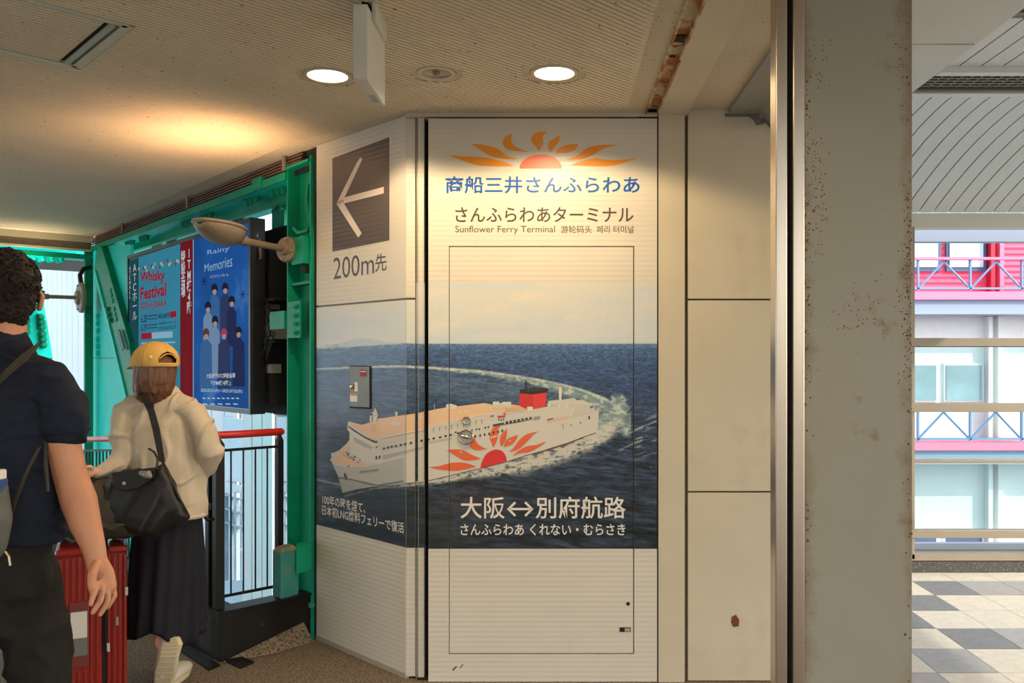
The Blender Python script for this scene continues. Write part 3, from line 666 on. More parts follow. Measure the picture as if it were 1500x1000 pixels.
def oval(cx, cy, rx, ry, n=12): return [(cx+rx*math.cos(2*PI*k/n), cy+ry*math.sin(2*PI*k/n)) for k in range(n)]
for x, y in ((545,562),(596,555),(643,545),(690,537),(737,524),(783,516),(828,505)): add([zB(p)[0] for p in oval(x, y, 9, 15)], (36,36,40), 8)
for k in range(9):
    x = 95+k*63-(k > 4)*0; y = 478-k*11.5
    if 330 < x < 400: pass
    add(zB((x,y),(x+40,y-6),(x+40,y+1),(x,y+7)), (188,180,160), 6); add(zB((x+8,y+2),(x+18,y),(x+18,y+44),(x+11,y+46)), (150,142,124), 6)
add(zB((730,438),(860,415),(1010,388),(1010,408),(860,440),(730,462)), (74,74,72), 6); add(zC((0,483),(120,460),(250,437),(250,460),(120,490),(0,510)), (74,74,72), 6)
for k in range(8): x = -10+k*36; y = 488-k*7; add(zC((x,y),(x+15,y-3),(x+15,y+16),(x,y+18)), (196,192,178), 7)
add(zC((262,440),(320,432),(320,460),(262,472)), (150,146,134), 6)
for k in range(7): x = 20+k*24; add(zC((x,415-k*4),(x+9,413-k*4),(x+9,418-k*4),(x,420-k*4)), (150,146,134), 6)
add(zB((780,350),(835,342),(862,345),(858,362),(800,372),(775,364)), (206,66,40), 7); add(zB((838,315),(862,318),(862,340),(850,342),(852,328),(836,330)), (206,66,40), 7)
for x, y in ((785,380),(810,382),(835,378),(705,345),(725,342)): add(zB((x,y),(x+12,y-2),(x+12,y+18),(x,y+20)), (84,80,74), 7)
add(zC((380,470),(480,448),(580,425),(585,445),(480,470),(390,495)), (222,186,150), 6)
add(zC((385,460),(440,448),(440,462),(388,475)), (120,112,98), 7)
for x, y, w_, h_ in ((762,432,14,30),(780,340,12,22),(796,336,10,20),(600,508,10,12),(685,488,12,12)): add(zC((x,y),(x+w_,y),(x+w_,y+h_),(x,y+h_)), (64,62,58), 7)
for s in stroke(zC((532,500),(532,555)), .7)+stroke(zC((512,520),(532,515)), .5): add(s, (96,90,84), 7)
for s in stroke(zC((620,268),(660,292),(720,292),(770,322)), 1)+stroke(zC((600,440),(640,320),(700,310),(800,330)), .8): add(s, (226,220,204), 6)
add(zC((600,440),(640,322),(760,326),(805,330),(825,382),(855,392),(770,408)), (202,196,180), 5)
for k in range(12): x = 380+k*22; y = 330-abs(k-6)*2; add(zC((x,y),(x+9,y),(x+9,y+12+k % 3*8),(x,y+12+k % 3*8)), random.choice([(186,180,164),(226,220,204),(216,196,168)]), 6)
for k in range(7): x = 680+k*7.5; add(zC((x,276),(x+3,276),(x+3,292),(x,292)), (200,190,170), 6)
add(zC((200,348),(235,345),(255,350),(255,385),(205,388)), (226,216,196), 8)
# funnel
add(zC((133,220),(128,335),(180,362),(260,368),(370,345),(380,212),(250,232)), FRED, 6)
add(zC((133,220),(128,335),(180,362),(260,368),(252,232)), (204,46,40), 7)
add(zC((135,190),(133,222),(250,234),(380,216),(400,182),(340,172),(270,168),(200,182)), (38,36,36), 8)
add(zC((183,105),(192,105),(205,190),(182,190)), (52,48,46), 8); add(zC((178,125),(210,122),(210,130),(178,132)), (52,48,46), 8)
for k in range(5): x = 205+k*26; add(zC((x,205-k*4),(x+14,185-k*3),(x+20,188-k*3),(x+8,208-k*4)), (92,88,82), 9)
for s in stroke(zC((210,180),(250,140),(290,170)), .5): add(s, (92,88,82), 8)
add(zC((492,165),(516,165),(520,200),(514,285),(494,292),(490,200)), (224,214,192), 6); add(zC((484,178),(522,178),(522,186),(484,186)), (206,196,176), 7)
# sun flames on the hull
for a in (((50,883),[(160,875),(280,843),(390,835),(480,850)],(558,882),[(450,905),(350,922),(260,920),(150,905)]),
          ((245,707),[(330,698),(420,708),(500,750)],(603,797),[(530,812),(430,812),(350,770),(290,735)]),
          ((535,550),[(545,600),(570,640),(620,675)],(672,692),[(600,705),(540,705),(500,680),(487,650),(505,600)]),
          ((808,450),[(778,500),(780,560),(765,620)],(735,680),[(710,620),(695,570),(710,510),(745,465)]),
          ((877,482),[(872,560),(850,620)],(812,675),[(803,600),(815,550),(850,510)]),
          ((992,545),[(970,600),(920,650)],(843,675),[(850,640),(880,590),(930,568)])):
    add([zB(p)[0] for p in flame(*a)], ORG, 7)
for a in (((312,570),[(260,600),(200,665),(120,735)],(32,762),[(80,720),(130,650),(200,598)]), ((380,660),[(310,715),(220,760),(140,772)],(70,797),[(120,750),(200,708),(290,695)])):
    add([zC(p)[0] for p in flame(*a)], ORG, 7)
add([zB(p)[0] for p in [(600,895)]+catmull([(605,850),(650,760),(710,715),(770,700),(830,720),(865,770),(875,822)], 6)], SRED, 7)
for x, y in ((395,728),(905,608)): add([zB(p)[0] for p in oval(x, y, 18, 10)], (176,170,150), 8)
add(zB((700,572),(770,552),(772,566),(702,584)), (220,208,188), 8)
for name, par, surf, (x0, y0, x1, y1), lf in REG:
    mb = MB()
    for rk, (poly, mi, ly) in enumerate(SHIP):
        a = clip_rect(poly, x0, y0, x1, y1)
        if len(a) < 3: continue
        try: mb.flat([on(surf, x, y, lf+.0006+ly*.00024+rk*5e-7) for x, y in a], mi)
        except Exception: pass
    if mb.f:
        used = sorted(set(mb.m)); mb.m = [used.index(i) for i in mb.m]
        part(name, mb, [inks[i] for i in used], par)
# ---- sunburst logo and lettering
OR2 = (236, 146, 34)
def lz(*p): return [(460+x/2.941, 160+y/2.941) for x, y in p]
M_or = mat('ink_orange', OR2, .36); M_sun = mat('ink_sun', (232, 104, 66), .36); M_blue = mat('ink_blue', (0, 84, 166), .36)
for a in (((580,198),[(650,203),(740,208),(820,228)],(860,245),[(780,246),(700,240),(630,218)]), ((675,148),[(740,155),(790,170),(830,200)],(885,216),[(820,215),(770,205),(725,182)]),
          ((853,105),[(850,130),(862,155),(890,172)],(925,183),[(870,180),(830,170),(812,148),(822,120)]), ((1005,97),[(985,118),(988,145),(978,168)],(968,180),[(955,160),(937,140),(938,115),(965,98)]),
          ((1058,110),[(1057,135),(1040,160)],(1018,188),[(1008,165),(1012,140),(1035,125)]), ((1140,148),[(1125,175),(1090,188)],(1037,190),[(1060,165),(1090,153)]),
          ((1312,154),[(1250,168),(1200,198),(1150,216)],(1082,217),[(1130,200),(1180,165),(1240,153)]), ((1393,211),[(1330,232),(1270,245),(1190,245)],(1105,240),[(1150,225),(1210,212),(1290,219)])):
    mb = MB(); mb.flat([on('door', *lz(p)[0], .0004) for p in flame(*a)]); part('logo_flame', mb, M_or, dr)
mb = MB(); mb.flat([on('door', *lz((977+92*math.cos(PI*k/24), 256-62*math.sin(PI*k/24)))[0], .0004) for k in range(25)]); part('logo_sun', mb, M_sun, dr)
def glyphs(body, bold=0., vert=False, shear=0.):
    cu = bpy.data.curves.new('t', 'FONT'); cu.body = body; cu.fill_mode = 'FRONT'; cu.offset = bold; cu.resolution_u = 3; cu.shear = shear
    if vert: cu.align_x = 'CENTER'; cu.space_line = .88
    o = bpy.data.objects.new('t', cu); C.objects.link(o); dg = bpy.context.evaluated_depsgraph_get(); dg.update()
    me = bpy.data.meshes.new_from_object(o.evaluated_get(dg)); vs = np.array([v.co[:] for v in me.vertices]); fs = [tuple(p.vertices) for p in me.polygons]
    bpy.data.objects.remove(o); bpy.data.curves.remove(cu); bpy.data.meshes.remove(me); return vs, fs
def text(parent, name, body, fn, m, bold=.0, vert=False, shear=0.):
    """fn(u, v) -> world point; u, v in 0..1 over the text's own bounding box (v up)"""
    vs, fs = glyphs(body, bold, vert, shear); lo = vs.min(0); hi = vs.max(0)
    mb = MB(); mb.add([fn((x-lo[0])/(hi[0]-lo[0]), (y-lo[1])/(hi[1]-lo[1])) for x, y, z in vs], fs); return part(name, mb, m, parent)
def boxf(surf, x0, y0, x1, y1, lift=.0005): return lambda u, v: on(surf, x0+(x1-x0)*u, y1+(y0-y1)*v, lift)
def leftf(x0, yt0, yb0, x1, yt1, yb1, lift=.0005):     # corners as they show on the angled face
    a0 = on('left', x0, yt0, lift); b0 = on('left', x0, yb0, lift); a1 = on('left', x1, yt1, lift); b1 = on('left', x1, yb1, lift)
    return lambda u, v: (b0*(1-v)+a0*v)*(1-u)+(b1*(1-v)+a1*v)*u
text(dr, 'blue_lettering', '商船三井さんふらわあ', boxf('door', 652.5, 258, 937, 283.5), M_blue, .016)
text(dr, 'terminal_lettering', 'さんふらわあターミナル', boxf('door', 667, 303, 928, 325.5), M_print_dark, .012)
text(dr, 'english_lettering', 'Sunflower Ferry Terminal', boxf('door', 667, 330.5, 813, 343.5), M_print_dark, .0)
text(dr, 'chinese_lettering', '游轮码头', boxf('door', 821.5, 330.5, 867, 341.5), M_print_dark, .004)
text(dr, 'korean_lettering', '페리 터미널', boxf('door', 874, 330.5, 928, 341.5), M_print_dark, .004)
text(hatch, 'route_lettering', '大阪↔別府航路', boxf('door', 674.5, 727, 916.5, 759.5, .0008), M_white_p, .011)
text(hatch, 'ship_names_lettering', 'さんふらわあ くれない・むらさき', boxf('door', 674.5, 767, 916, 784, .0008), M_white_p, .012)
# arrow square
def bil(c, u, v):   # c: four corners (tl, tr, br, bl)
    return (c[0][0]*(1-u)*(1-v)+c[1][0]*u*(1-v)+c[2][0]*u*v+c[3][0]*(1-u)*v, c[0][1]*(1-u)*(1-v)+c[1][1]*u*(1-v)+c[2][1]*u*v+c[3][1]*(1-u)*v)
M_sq = mat('ink_brown_grey', (86, 74, 68), .38, stripes=(2, .0235, .00025))
mb = MB(); mb.flat([on('left', x, y, .0005) for x, y in ((487,232),(570.5,200.5),(570.5,352),(487,368.5))]); part('arrow_square', mb, M_sq, lp_up)
M_arrow = mat('ink_arrow', (226, 212, 196), .38)
mb = MB()
for pl in ([(528.5,230),(531,233.5),(503.5,292),(499,300),(493,298),(523,238)], [(503,289.5),(562.5,273.5),(562.5,283),(504,298)], [(493,298),(500,291),(530,341.5),(525,348)]):
    mb.flat([on('left', x, y, .0011) for x, y in pl])
part('arrow', mb, M_arrow, lp_up)
text(lp_up, 'distance_lettering', '200m', leftf(488.5, 377.5, 409.5, 548, 370, 400.5), M_print_dark, .0)
text(lp_up, 'kanji_lettering', '先', leftf(549.5, 372.5, 399, 566.5, 370, 396), M_print_dark, .01)
text(lp_lo, 'slogan_lettering', '100年の時を経て、\n日本初LNG燃料フェリーで復活', leftf(472, 723, 754, 592, 748, 781.5), M_white_p, .016)
text(lp_lo, 'small_lettering', 'さんふらわあ\nHPはこちら', leftf(476.5, 504, 514.5, 496, 503, 514), M_print_dark, .0)
text(lp_lo, 'ship_name_lettering', 'SUNFLOWER', leftf(527.5, 689.5, 693, 555, 686.5, 689.5, .0026), M_print_dark, .0)
# knobs, lock, pull
t = hatch
M_chrome = mat('worn_chrome', (176, 168, 150), .25, .9, var=.1, vscale=50)
def disc(name, px, py, r, parent, prof, m=M_chrome, surf='door'):
    mb = MB(); mb.lathe(prof(r), on(surf, px, py), ax=-SURF[surf][1], n=28); return part(name, mb, m, parent, smooth=True)
kn = disc('lock_cylinder', 683.3, 615.7, .020, t, lambda r: [(r, 0), (r, .006), (r*.82, .011), (r*.5, .010), (r*.45, .013), (0, .013)])
ring_ = disc('turn_handle', 682.7, 639.8, .036, t, lambda r: [(r, 0), (r, .008), (r*.9, .012), (r*.8, .011), (r*.76, .003), (0, .003)])
mb = MB(); c_ = on('door', 682.7, 639.8, .008); mb.loft([(c_+V(-.027,0,.006), (0,.002,0), (0,0,.002)), (c_+V(-.012,0,.002), (0,.006,0), (0,0,.008)), (c_, (0,.007,0), (0,0,.010)), (c_+V(.012,0,-.002), (0,.006,0), (0,0,.008)), (c_+V(.027,0,-.006), (0,.002,0), (0,0,.002))], n=10); part('turn_bar', mb, M_chrome, ring_, smooth=True)
disc('keyhole', 920, 884, .009, t, lambda r: [(r, 0), (r, .001), (0, .0012)], M_dark)
mb = MB(); panel(mb, 'door', rectp(907.5, 918.5, 924, 925), .006, lift=.003); pl_ = part('pull_latch', mb, M_dark, t)
mb = MB(); panel(mb, 'door', rectp(915, 919.5, 923, 924), .003, lift=.005); part('latch_tab', mb, M_alu, pl_)
# scratches low on the door
mb = MB()
for a in ([(662,981),(668,975),(670,976),(664,982)], [(673,978),(678,972),(679,973),(674,979)]): mb.flat([on('door', x, y, .0004) for x, y in a])
part('scratch', mb, M_print_dark, dr)
# steel switch box on the angled face
M_box = mat('switch_box_steel', (104, 98, 86), .4, .5, var=.12, vscale=14)
bxo = thing('switch_box', 'small flush grey steel switch box with red and orange labels on the angled mural panel', 'switch box', on('left', 528, 597))
def lbox(name, x0, yt0, x1, yt1, yb0, yb1, lift, m, par):
    mb = MB(); panel(mb, 'left', [(x0, yt0), (x1, yt1), (x1, yb1), (x0, yb0)], .006, lift=lift); return part(name, mb, m, par)
lbox('door', 514, 536.5, 543, 537, 595, 596.5, .008, M_box, bxo)
lbox('rim', 512.8, 535.3, 544.2, 535.8, 597.5, 599, .004, M_dark, bxo)
lbox('red_label', 529.5, 541, 539, 541.2, 551, 551.2, .0088, mat('label_red', (150, 34, 26)), bxo)
lbox('text_band', 530.5, 543, 538, 543.2, 544.6, 544.8, .0092, M_wpanel, bxo)
lbox('white_label', 521.5, 559.5, 526, 559.5, 573, 573, .0088, M_white_p, bxo)
lbox('orange_label', 515, 575.5, 525.5, 575.7, 579, 579.2, .0088, mat('label_orange', (232, 150, 30)), bxo)
lbox('paper_label', 515, 579.2, 525.5, 579.4, 588, 588.2, .0088, M_white_p, bxo)
disc('knob', 518.5, 566, .011, bxo, lambda r: [(r, .006), (r, .014), (r*.7, .02), (0, .021)], M_chrome, 'left')
# ================================================================== TRUSS WALL AND EVERYTHING ON IT
def tps(px, s):
    k = (px-CX)/F; o = Q+VV*s; return (o.x-k*o.y)/(k*U.y-U.x)
def tr(px, py, s=0.): return onpl(px, py, TR(0, s, 0), VV)      # point of the plane at offset s seen at px, py
def zof(px, py, s=0.): return tr(px, py, s).z
FR = lambda t, s, z: TR(t, s, z)
def tbox(mb, t0, t1, s0, s1, z0, z1, m=0): return mb.box((t0, s0, z0), (t1, s1, z1), m, fr=FR)
def bolt(parent, p, ax, r=.016, m=M_green, h=.022):
    mb = MB(); mb.lathe([(r*1.35, 0), (r*1.35, h*.2), (r, h*.2), (r, h*.8), (r*.6, h), (0, h)], p, ax=ax, n=8); return part('bolt', mb, m, parent)
# ---- near column
c1 = thing('green_column', 'green steel column standing against the left edge of the angled sign face', 'column', TR(.15, .05, 0))
w1 = tps(425, 0)
mb = MB(); tbox(mb, -.005, w1, .05, .065, -.0, 2.60); part('web', mb, M_green, c1)
mb = MB(); tbox(mb, w1-.014, w1, -.02, .15, 0, 2.62); part('flange', mb, M_green, c1, bevel=.002)
mb = MB(); tbox(mb, -.005, .012, -.015, .15, 0, 2.62); part('flange', mb, M_green, c1, bevel=.002)
mb = MB(); tbox(mb, .0, w1+.01, -.03, .15, 2.585, 2.60); part('cap_plate', mb, M_green, c1)
mb = MB(); tbox(mb, .012, w1-.014, .0, .05, 1.93, 1.945); part('stiffener', mb, M_green, c1)
mb = MB(); mb.tube(catmull3 := [tr(459,262,.0), tr(452,270,-.0), tr(450,295,-.0), tr(456,322,-.0), tr(451,338,-.0), tr(437,341,-.0), tr(431,334,-.0)], .012, 8); part('conduit', mb, M_green, c1, smooth='all')
mb = MB(); tbox(mb, .02, .16, -.05, .05, zof(445, 385, -.05), zof(445, 344, -.05)); lbx = part('lamp_bracket_box', mb, M_green, c1, bevel=.003)
mb = MB(); tbox(mb, .05, .10, -.02, .05, zof(452, 399), zof(452, 390)); part('cable_clip', mb, M_dark, c1)
pl = MB(); tbox(pl, tps(439, -.03), tps(421, -.03), -.03, -.018, zof(430, 495, -.03), zof(430, 441, -.03)); bp = part('mounting_plate', pl, M_green, c1, bevel=.002)
for y in (449, 462, 474, 487): bolt(bp, tr(435, y, -.03), -VV, .011)
mb = MB(); tbox(mb, tps(421, 0), tps(400, 0), -.02, .05, zof(412, 482), zof(412, 456)); part('monitor_arm', mb, M_green, c1)
mb = MB(); mb.tube([tr(452, 880, -.02), tr(452, 925, -.02)], .014, 8); mb.tube([tr(446, 886, -.02), tr(457, 886, -.02)], .018, 8); part('drain_pipe', mb, M_greenw, c1, smooth=True)
# ---- arm lamps (uplights)
def arm_lamp(label, p0, p1, s, rdisc, head_len):
    ax = (p1-p0).normalized(); t = thing('arm_uplight', label, 'lamp', V(p0.x, p0.y, p0.z), 'enamelled arm uplights on the green steelwork')
    mb = MB(); mb.lathe([(0, 0), (rdisc, 0), (rdisc, .02), (rdisc*.92, .032), (rdisc*.5, .036), (rdisc*.4, .06), (0, .06)], p0, ax=ax, n=24); d = part('mounting_disc', mb, M_lampgrey, t, smooth=True)
    a = ax.orthogonal().normalized(); b = ax.cross(a)
    for k in range(4):
        q = p0+(a*math.cos(k*PI/2+.6)+b*math.sin(k*PI/2+.6))*rdisc*.78
        mb = MB(); mb.tube([q, q+ax*.05], .006, 6); part('stud', mb, M_alu, d)
    mb = MB(); mb.tube([p0, p1], .018*s, 10); mb.tube([p1-ax*.04, p1+ax*.02], .026*s, 10); part('arm', mb, M_lampgrey, t, smooth=True)
    # head: boat-shaped bowl, open at the top
    side = ax.cross(V(0,0,1)).normalized(); L = head_len; up = V(0, 0, 1)
    n1, n2 = 15, 12; vs = []
    for i in range(n1):
        f = i/(n1-1); wv = (math.sin(PI*min(max(f*.93+.035, 0), 1))**.55); c = p1+ax*L*f+up*(.035-.045*(1-f)**1.5*0)
        for j in range(n2+1):
            th = PI*j/n2; vs.append(c+side*math.cos(th)*.115*wv*s-up*math.sin(th)*(.105*wv*(1-.35*f))*s+up*.02*f)
    fs = [(i*(n2+1)+j, i*(n2+1)+j+1, (i+1)*(n2+1)+j+1, (i+1)*(n2+1)+j) for i in range(n1-1) for j in range(n2)]
    mb = MB(); mb.add(vs, fs); o = part('bowl', mb, M_lampgrey, t, smooth='all'); so = o.modifiers.new('wall', 'SOLIDIFY'); so.thickness = .004
    mb = MB()
    rim = [vs[i*(n2+1)] for i in range(n1)]+[vs[i*(n2+1)+n2] for i in reversed(range(n1))]
    mb.tube([r+up*.004 for r in rim], .009*s, 6, caps=False); part('rim', mb, M_lampgrey, t, smooth='all')
    c = p1+ax*L*.5
    mb = MB(); mb.loft([(c-ax*.07+up*.01, side*.03, up*.02), (c+up*.01, side*.045, up*.025), (c+ax*.07+up*.01, side*.03, up*.02)], n=10); part('lamp', mb, M_lit, t, smooth=True)
    return c
pL = tr(424, 366, -.05); hL = Wp(352, 351.5, 4.50)
c_ = arm_lamp('grey enamel arm uplight in front of the screens, on the near green column', pL, hL, 1.0, .072, .27)
up1 = light('uplight_lamp', 'SPOT', c_+V(0, 0, .06), 34, (1, .61, .34), spot_size=math.radians(152), spot_blend=.9, shadow_soft_size=.06); aim(up1, (-.30, .10, 1))
# ---- top chord with louvre above it
tc = thing('green_top_beam', 'green horizontal top beam with bolt clusters running under the ceiling edge above the screens', 'beam', TR(2, .15, 2.5))
TE = C2t
mb = MB(); tbox(mb, w1, TE, -.02, .42, 2.545, 2.56); part('bottom_flange', mb, M_teal, tc)
mb = MB(); tbox(mb, w1, TE, -.03, -.018, 2.53, 2.575); part('edge_strip', mb, M_green, tc)
mb = MB(); tbox(mb, w1, TE, .40, .42, 2.55, 2.9); part('web', mb, M_teal, tc)
mb = MB(); tbox(mb, w1, TE, .16, .20, 2.49, 2.545); part('stiffener_rail', mb, M_green, tc)
for t0 in (.55, .95, 1.75, 2.15, 3.2, 3.6):
    for i in range(3):
        for j in range(2): bolt(tc, TR(t0+i*.075, .08+j*.22, 2.545), (0, 0, -1), .02, M_green, .045)
mb = MB(); mb.prism([(w1+.18, 2.55), (w1+.42, 2.55), (w1+.34, 2.36), (w1+.24, 2.36)], .30, .36, fr=lambda t, z, s: TR(t, s, z)); part('gusset', mb, M_green, tc)
mb = MB(); tbox(mb, w1+.32, w1+.46, -.035, .0, 2.54, 2.60); part('splice_bracket', mb, M_green, tc)
lv = thing('louvre_strip', 'brown slotted louvre strip between the ribbed ceiling and the green beam', 'vent', TR(2.4, 0, 2.6))
M_brown = mat('brown_louvre', (104, 72, 50), .6, var=.1, vscale=10)
for k in range(4):
    mb = MB(); tbox(mb, .12, TE, -.02+k*.004, -.008+k*.004, 2.590+k*.019, 2.599+k*.019); part('slat', mb, M_brown, lv)
mb = MB(); tbox(mb, .0, TE, .02, .03, 2.56, 2.68); part('backing', mb, M_dark, lv)
for t0 in (.30, 1.9, 3.5):
    mb = MB(); tbox(mb, t0, t0+.03, -.03, -.018, 2.585, 2.68); part('hanger', mb, M_lampgrey, lv)
# rear post behind the monitors
rp_ = thing('green_rear_post', 'slim green post behind the monitor housing, left of the near column', 'post', TR(tps(410, .35), .35, 0))
mb = MB(); tbox(mb, tps(420, .35), tps(402, .35), .33, .38, zof(410, 597, .35), 2.54); part('post', mb, M_green, rp_, bevel=.003)
mb = MB(); tbox(mb, tps(424, .35), tps(398, .35), .36, .39, zof(410, 608, .35), zof(410, 590, .35)); part('base_plate', mb, M_green, rp_)
# ---- monitors
SS = -.02
tR, tL = tps(368, SS), tps(187, SS); zT, zBm = zof(368, 318, SS), zof(368, 607, SS)
mn_ = thing('display_screen', 'large lit advertising screen showing whisky festival and blue group posters', 'screen', TR((tR+tL)/2, .02, zBm))
M_bez = mat('black_bezel', (24, 24, 26), .4)
bz = .028
mb = MB(); tbox(mb, tR, tL, SS+.004, SS+.09, zBm, zT); part('housing', mb, M_bez, mn_, bevel=.004)
for a in ((tR, tL, zT-bz, zT), (tR, tL, zBm, zBm+bz), (tR, tR+bz, zBm+bz, zT-bz), (tL-bz, tL, zBm+bz, zT-bz)):
    mb = MB(); tbox(mb, a[0], a[1], SS-.006, SS+.004, a[2], a[3]); part('bezel', mb, M_bez, mn_)
rh = thing('screen_rear_cabinet', 'open black equipment cabinet behind the right edge of the screen', 'cabinet', TR(.6, .2, 1.2))
mb = MB(); tbox(mb, w1+.03, tL-.3, .27, .29, zBm-.02, zof(385, 340, .28)); part('back_sheet', mb, M_dark, rh)
mb = MB(); tbox(mb, tR-.02, tR+.02, .09, .27, zBm+.05, zT-.15); part('side_sheet', mb, M_dark, rh)
M_wire = mat('dark_cable', (20, 18, 18), .5); M_gearw = mat('grey_gear', (176, 170, 156), .5, var=.1, vscale=20)
def gear(name, x0, y0, x1, y1, s0, s1, m, par=rh):
    a = tr(x0, y1, s0); mb = MB(); tbox(mb, tps(x1, s0), tps(x0, s0), s0, s1, zof(x0, y1, s0), zof(x0, y0, s0)); return part(name, mb, m, par, bevel=.002)
gear('power_supply', 384, 464, 399, 497, .08, .2, M_gearw); gear('junction_box', 380, 533, 394, 546, .08, .16, M_gearw); gear('shelf', 374, 440, 400, 443, .06, .25, M_bez); gear('shelf', 374, 500, 398, 503, .06, .25, M_bez)
gear('frame_bar', 373, 438, 376, 560, .05, .08, M_alu); gear('relay', 377, 446, 384, 456, .07, .15, M_gearw); gear('relay', 386, 446, 392, 453, .07, .15, M_lampgrey); gear('relay', 378, 508, 388, 522, .07, .15, M_lampgrey)
random.seed(5)
for k in range(9):
    a = tr(random.uniform(384, 399), random.uniform(436, 452), .06); b = tr(random.uniform(388, 404), random.uniform(470, 500), .05); c = tr(random.uniform(376, 396), random.uniform(520, 552), .07)
    pts = [a+(b-a)*u_*(2-u_)*.5+(b-a)*u_*.5+V(0, 0, .02*math.sin(u_*9+k)) for u_ in np.linspace(0, 1, 7)]+[b+(c-b)*u_+VV*(-.02*math.sin(PI*u_)) for u_ in np.linspace(.15, 1, 7)]
    mb = MB(); mb.tube(pts, .004, 6); part('cable', mb, M_wire, rh, smooth='all')
mb = MB(); mb.tube([tr(372, 352, .03), tr(380, 350, .03), tr(382, 378, .03), tr(374, 382, .03)], .008, 6); part('hook', mb, M_lampgrey, rh, smooth='all')
# ---- what the screen shows
def scr(px, py, l=.001): return onpl(px, py, TR(0, SS+.002-l, 0), VV)
def spoly(name, pts, m, l=.001, par=mn_): mb = MB(); mb.flat([scr(x, y, l) for x, y in pts]); return part(name, mb, m, par)
def ytop_(x): return 382+(x-189)*(322-382)/(366-189)
def ybot_(x): return 583+(x-189)*(601-583)/(366-189)
EM = .70
def em(name, rgb, **k):
    m = mat('screen_'+name, rgb, .7, emit=EM, spec=.0, **k); b = m.node_tree.nodes['Principled BSDF']
    for l in list(b.inputs['Base Color'].links): m.node_tree.links.remove(l)
    b.inputs['Base Color'].default_value = (.02, .02, .025, 1); return m
def strip(name, x0, x1, m, l=.001): return spoly(name, [(x0, ytop_(x0)), (x1, ytop_(x1)), (x1, ybot_(x1)), (x0, ybot_(x0))], m, l)
strip('green_strip', 189, 203, em('darkteal', (16, 76, 84)))
strip('light_poster', 203, 264, em('sky', (54, 140, 168), var=.12, vscale=1.2))
strip('red_strip', 264.5, 282.5, em('red', (124, 14, 24)))
strip('blue_poster', 284, 366, em('blue', (24, 88, 166), var=.30, vscale=2.0, spots=[((92,150,196), 2.2, .56, .25)]))
M_eb = em('lightblue', (150, 190, 214)); M_ew = em('white', (206, 214, 220)); M_er = em('redink', (164, 22, 44)); M_ek = em('navyink', (22, 34, 66)); M_es = em('skin', (176, 150, 150)); M_eh = em('hair', (24, 26, 44))
for x in (283.2, 366): strip('poster_edge', x-.6, x+.6, M_eb, .0014)
spoly('poster_edge', [(284, ybot_(284)-2), (366, ybot_(366)-2), (366, ybot_(366)), (284, ybot_(284))], M_eb, .0014)
def scf(x0, yt0, yb0, x1, yt1, yb1, l=.0018):
    a0, b0, a1, b1 = scr(x0, yt0, l), scr(x0, yb0, l), scr(x1, yt1, l), scr(x1, yb1, l)
    return lambda u, v: (b0*(1-v)+a0*v)*(1-u)+(b1*(1-v)+a1*v)*u
def q4(x, y): return (180+x/6.25, 340+y/6.25)
def st(name, body, x0, t0, b0, x1, t1, b1, m, bold=0., vert=False, l=.0018, f=q4):
    X0, T0 = f(x0, t0); _, B0 = f(x0, b0); X1, T1 = f(x1, t1); _, B1 = f(x1, b1)
    return text(mn_, name, body, scf(X0, T0, B0, X1, T1, B1, l), m, bold, vert)
st('poster_title', 'Whisky', 160, 365, 478, 385, 338, 472, M_er, .03)
st('poster_title', 'Festival', 160, 508, 622, 397, 458, 580, M_er, .03)
st('poster_place', '2025 in OSAKA', 163, 645, 700, 400, 615, 675, M_er, .02)
st('poster_line', 'ウイスキーフェスティバル2025 in 大阪', 165, 718, 736, 400, 692, 710, M_er)
st('poster_date', '6.28', 166, 760, 830, 218, 752, 822, M_ek, .01); st('poster_price', '¥5,000円', 325, 745, 800, 425, 735, 790, M_ek, .02)
st('poster_date', '6.29', 166, 845, 905, 218, 838, 898, M_ek, .01); st('poster_venue', '大阪南港 ATCホール', 328, 825, 850, 490, 805, 835, M_ek, .01)
for a in ((226,760,318,752,12),(226,790,318,784,10),(226,845,318,838,10),(226,872,318,866,10),(328,870,490,850,7),(328,886,490,868,7)):
    x0, y0, x1, y1, h_ = a
    n = 9
    for k in range(n):
        xa = x0+(x1-x0)*k/n; xb = xa+(x1-x0)/n*.72; ya = y0+(y1-y0)*k/n; spoly('poster_print', [q4(xa, ya), q4(xb, ya), q4(xb, ya+h_), q4(xa, ya+h_)], M_ek, .0018)
spoly('poster_box', [q4(*p) for p in ((430,728),(490,718),(490,775),(430,785))], M_er, .0018)
spoly('poster_box', [q4(*p) for p in ((168,925),(262,918),(262,975),(168,982))], M_er, .0018)
spoly('poster_box', [q4(*p) for p in ((266,918),(455,905),(455,965),(266,975))], M_eb, .0016)
for k in range(7):
    y = 1010+k*62
    spoly('poster_print', [q4(168, y), q4(480, y-10), q4(480, y+4), q4(168, y+14)], M_ek if k % 2 else M_eb, .0017)
bc = [em('y', (210,180,60)), em('r', (190,50,50)), em('g', (60,150,80)), em('b', (40,70,160)), M_ew]
for k in range(26):
    f = k/25; x = 140+f*365; y = 325-f*75-80*math.sin(f*PI)*.35+(k % 3)*10+(40 if k % 2 else 0)*math.sin(PI*f)
    spoly('bunting_flag', [q4(x, y), q4(x+11, y-3), q4(x+12, y+22), q4(x+1, y+25)], bc[k % 5], .0018)
st('hall_lettering', 'A\nT\nC\nホ\nー\nル', 88, 296, 808, 128, 286, 798, M_ew, .0, True)
st('hall_lettering', 'A\nT\nC\nH\nA\nL\nL', 56, 316, 610, 72, 310, 604, M_ew, .0, True)
st('strip_lettering', 'I\nT\nM\n棟\n4\n階', 584, 158, 745, 628, 148, 740, M_ew, .02, True)
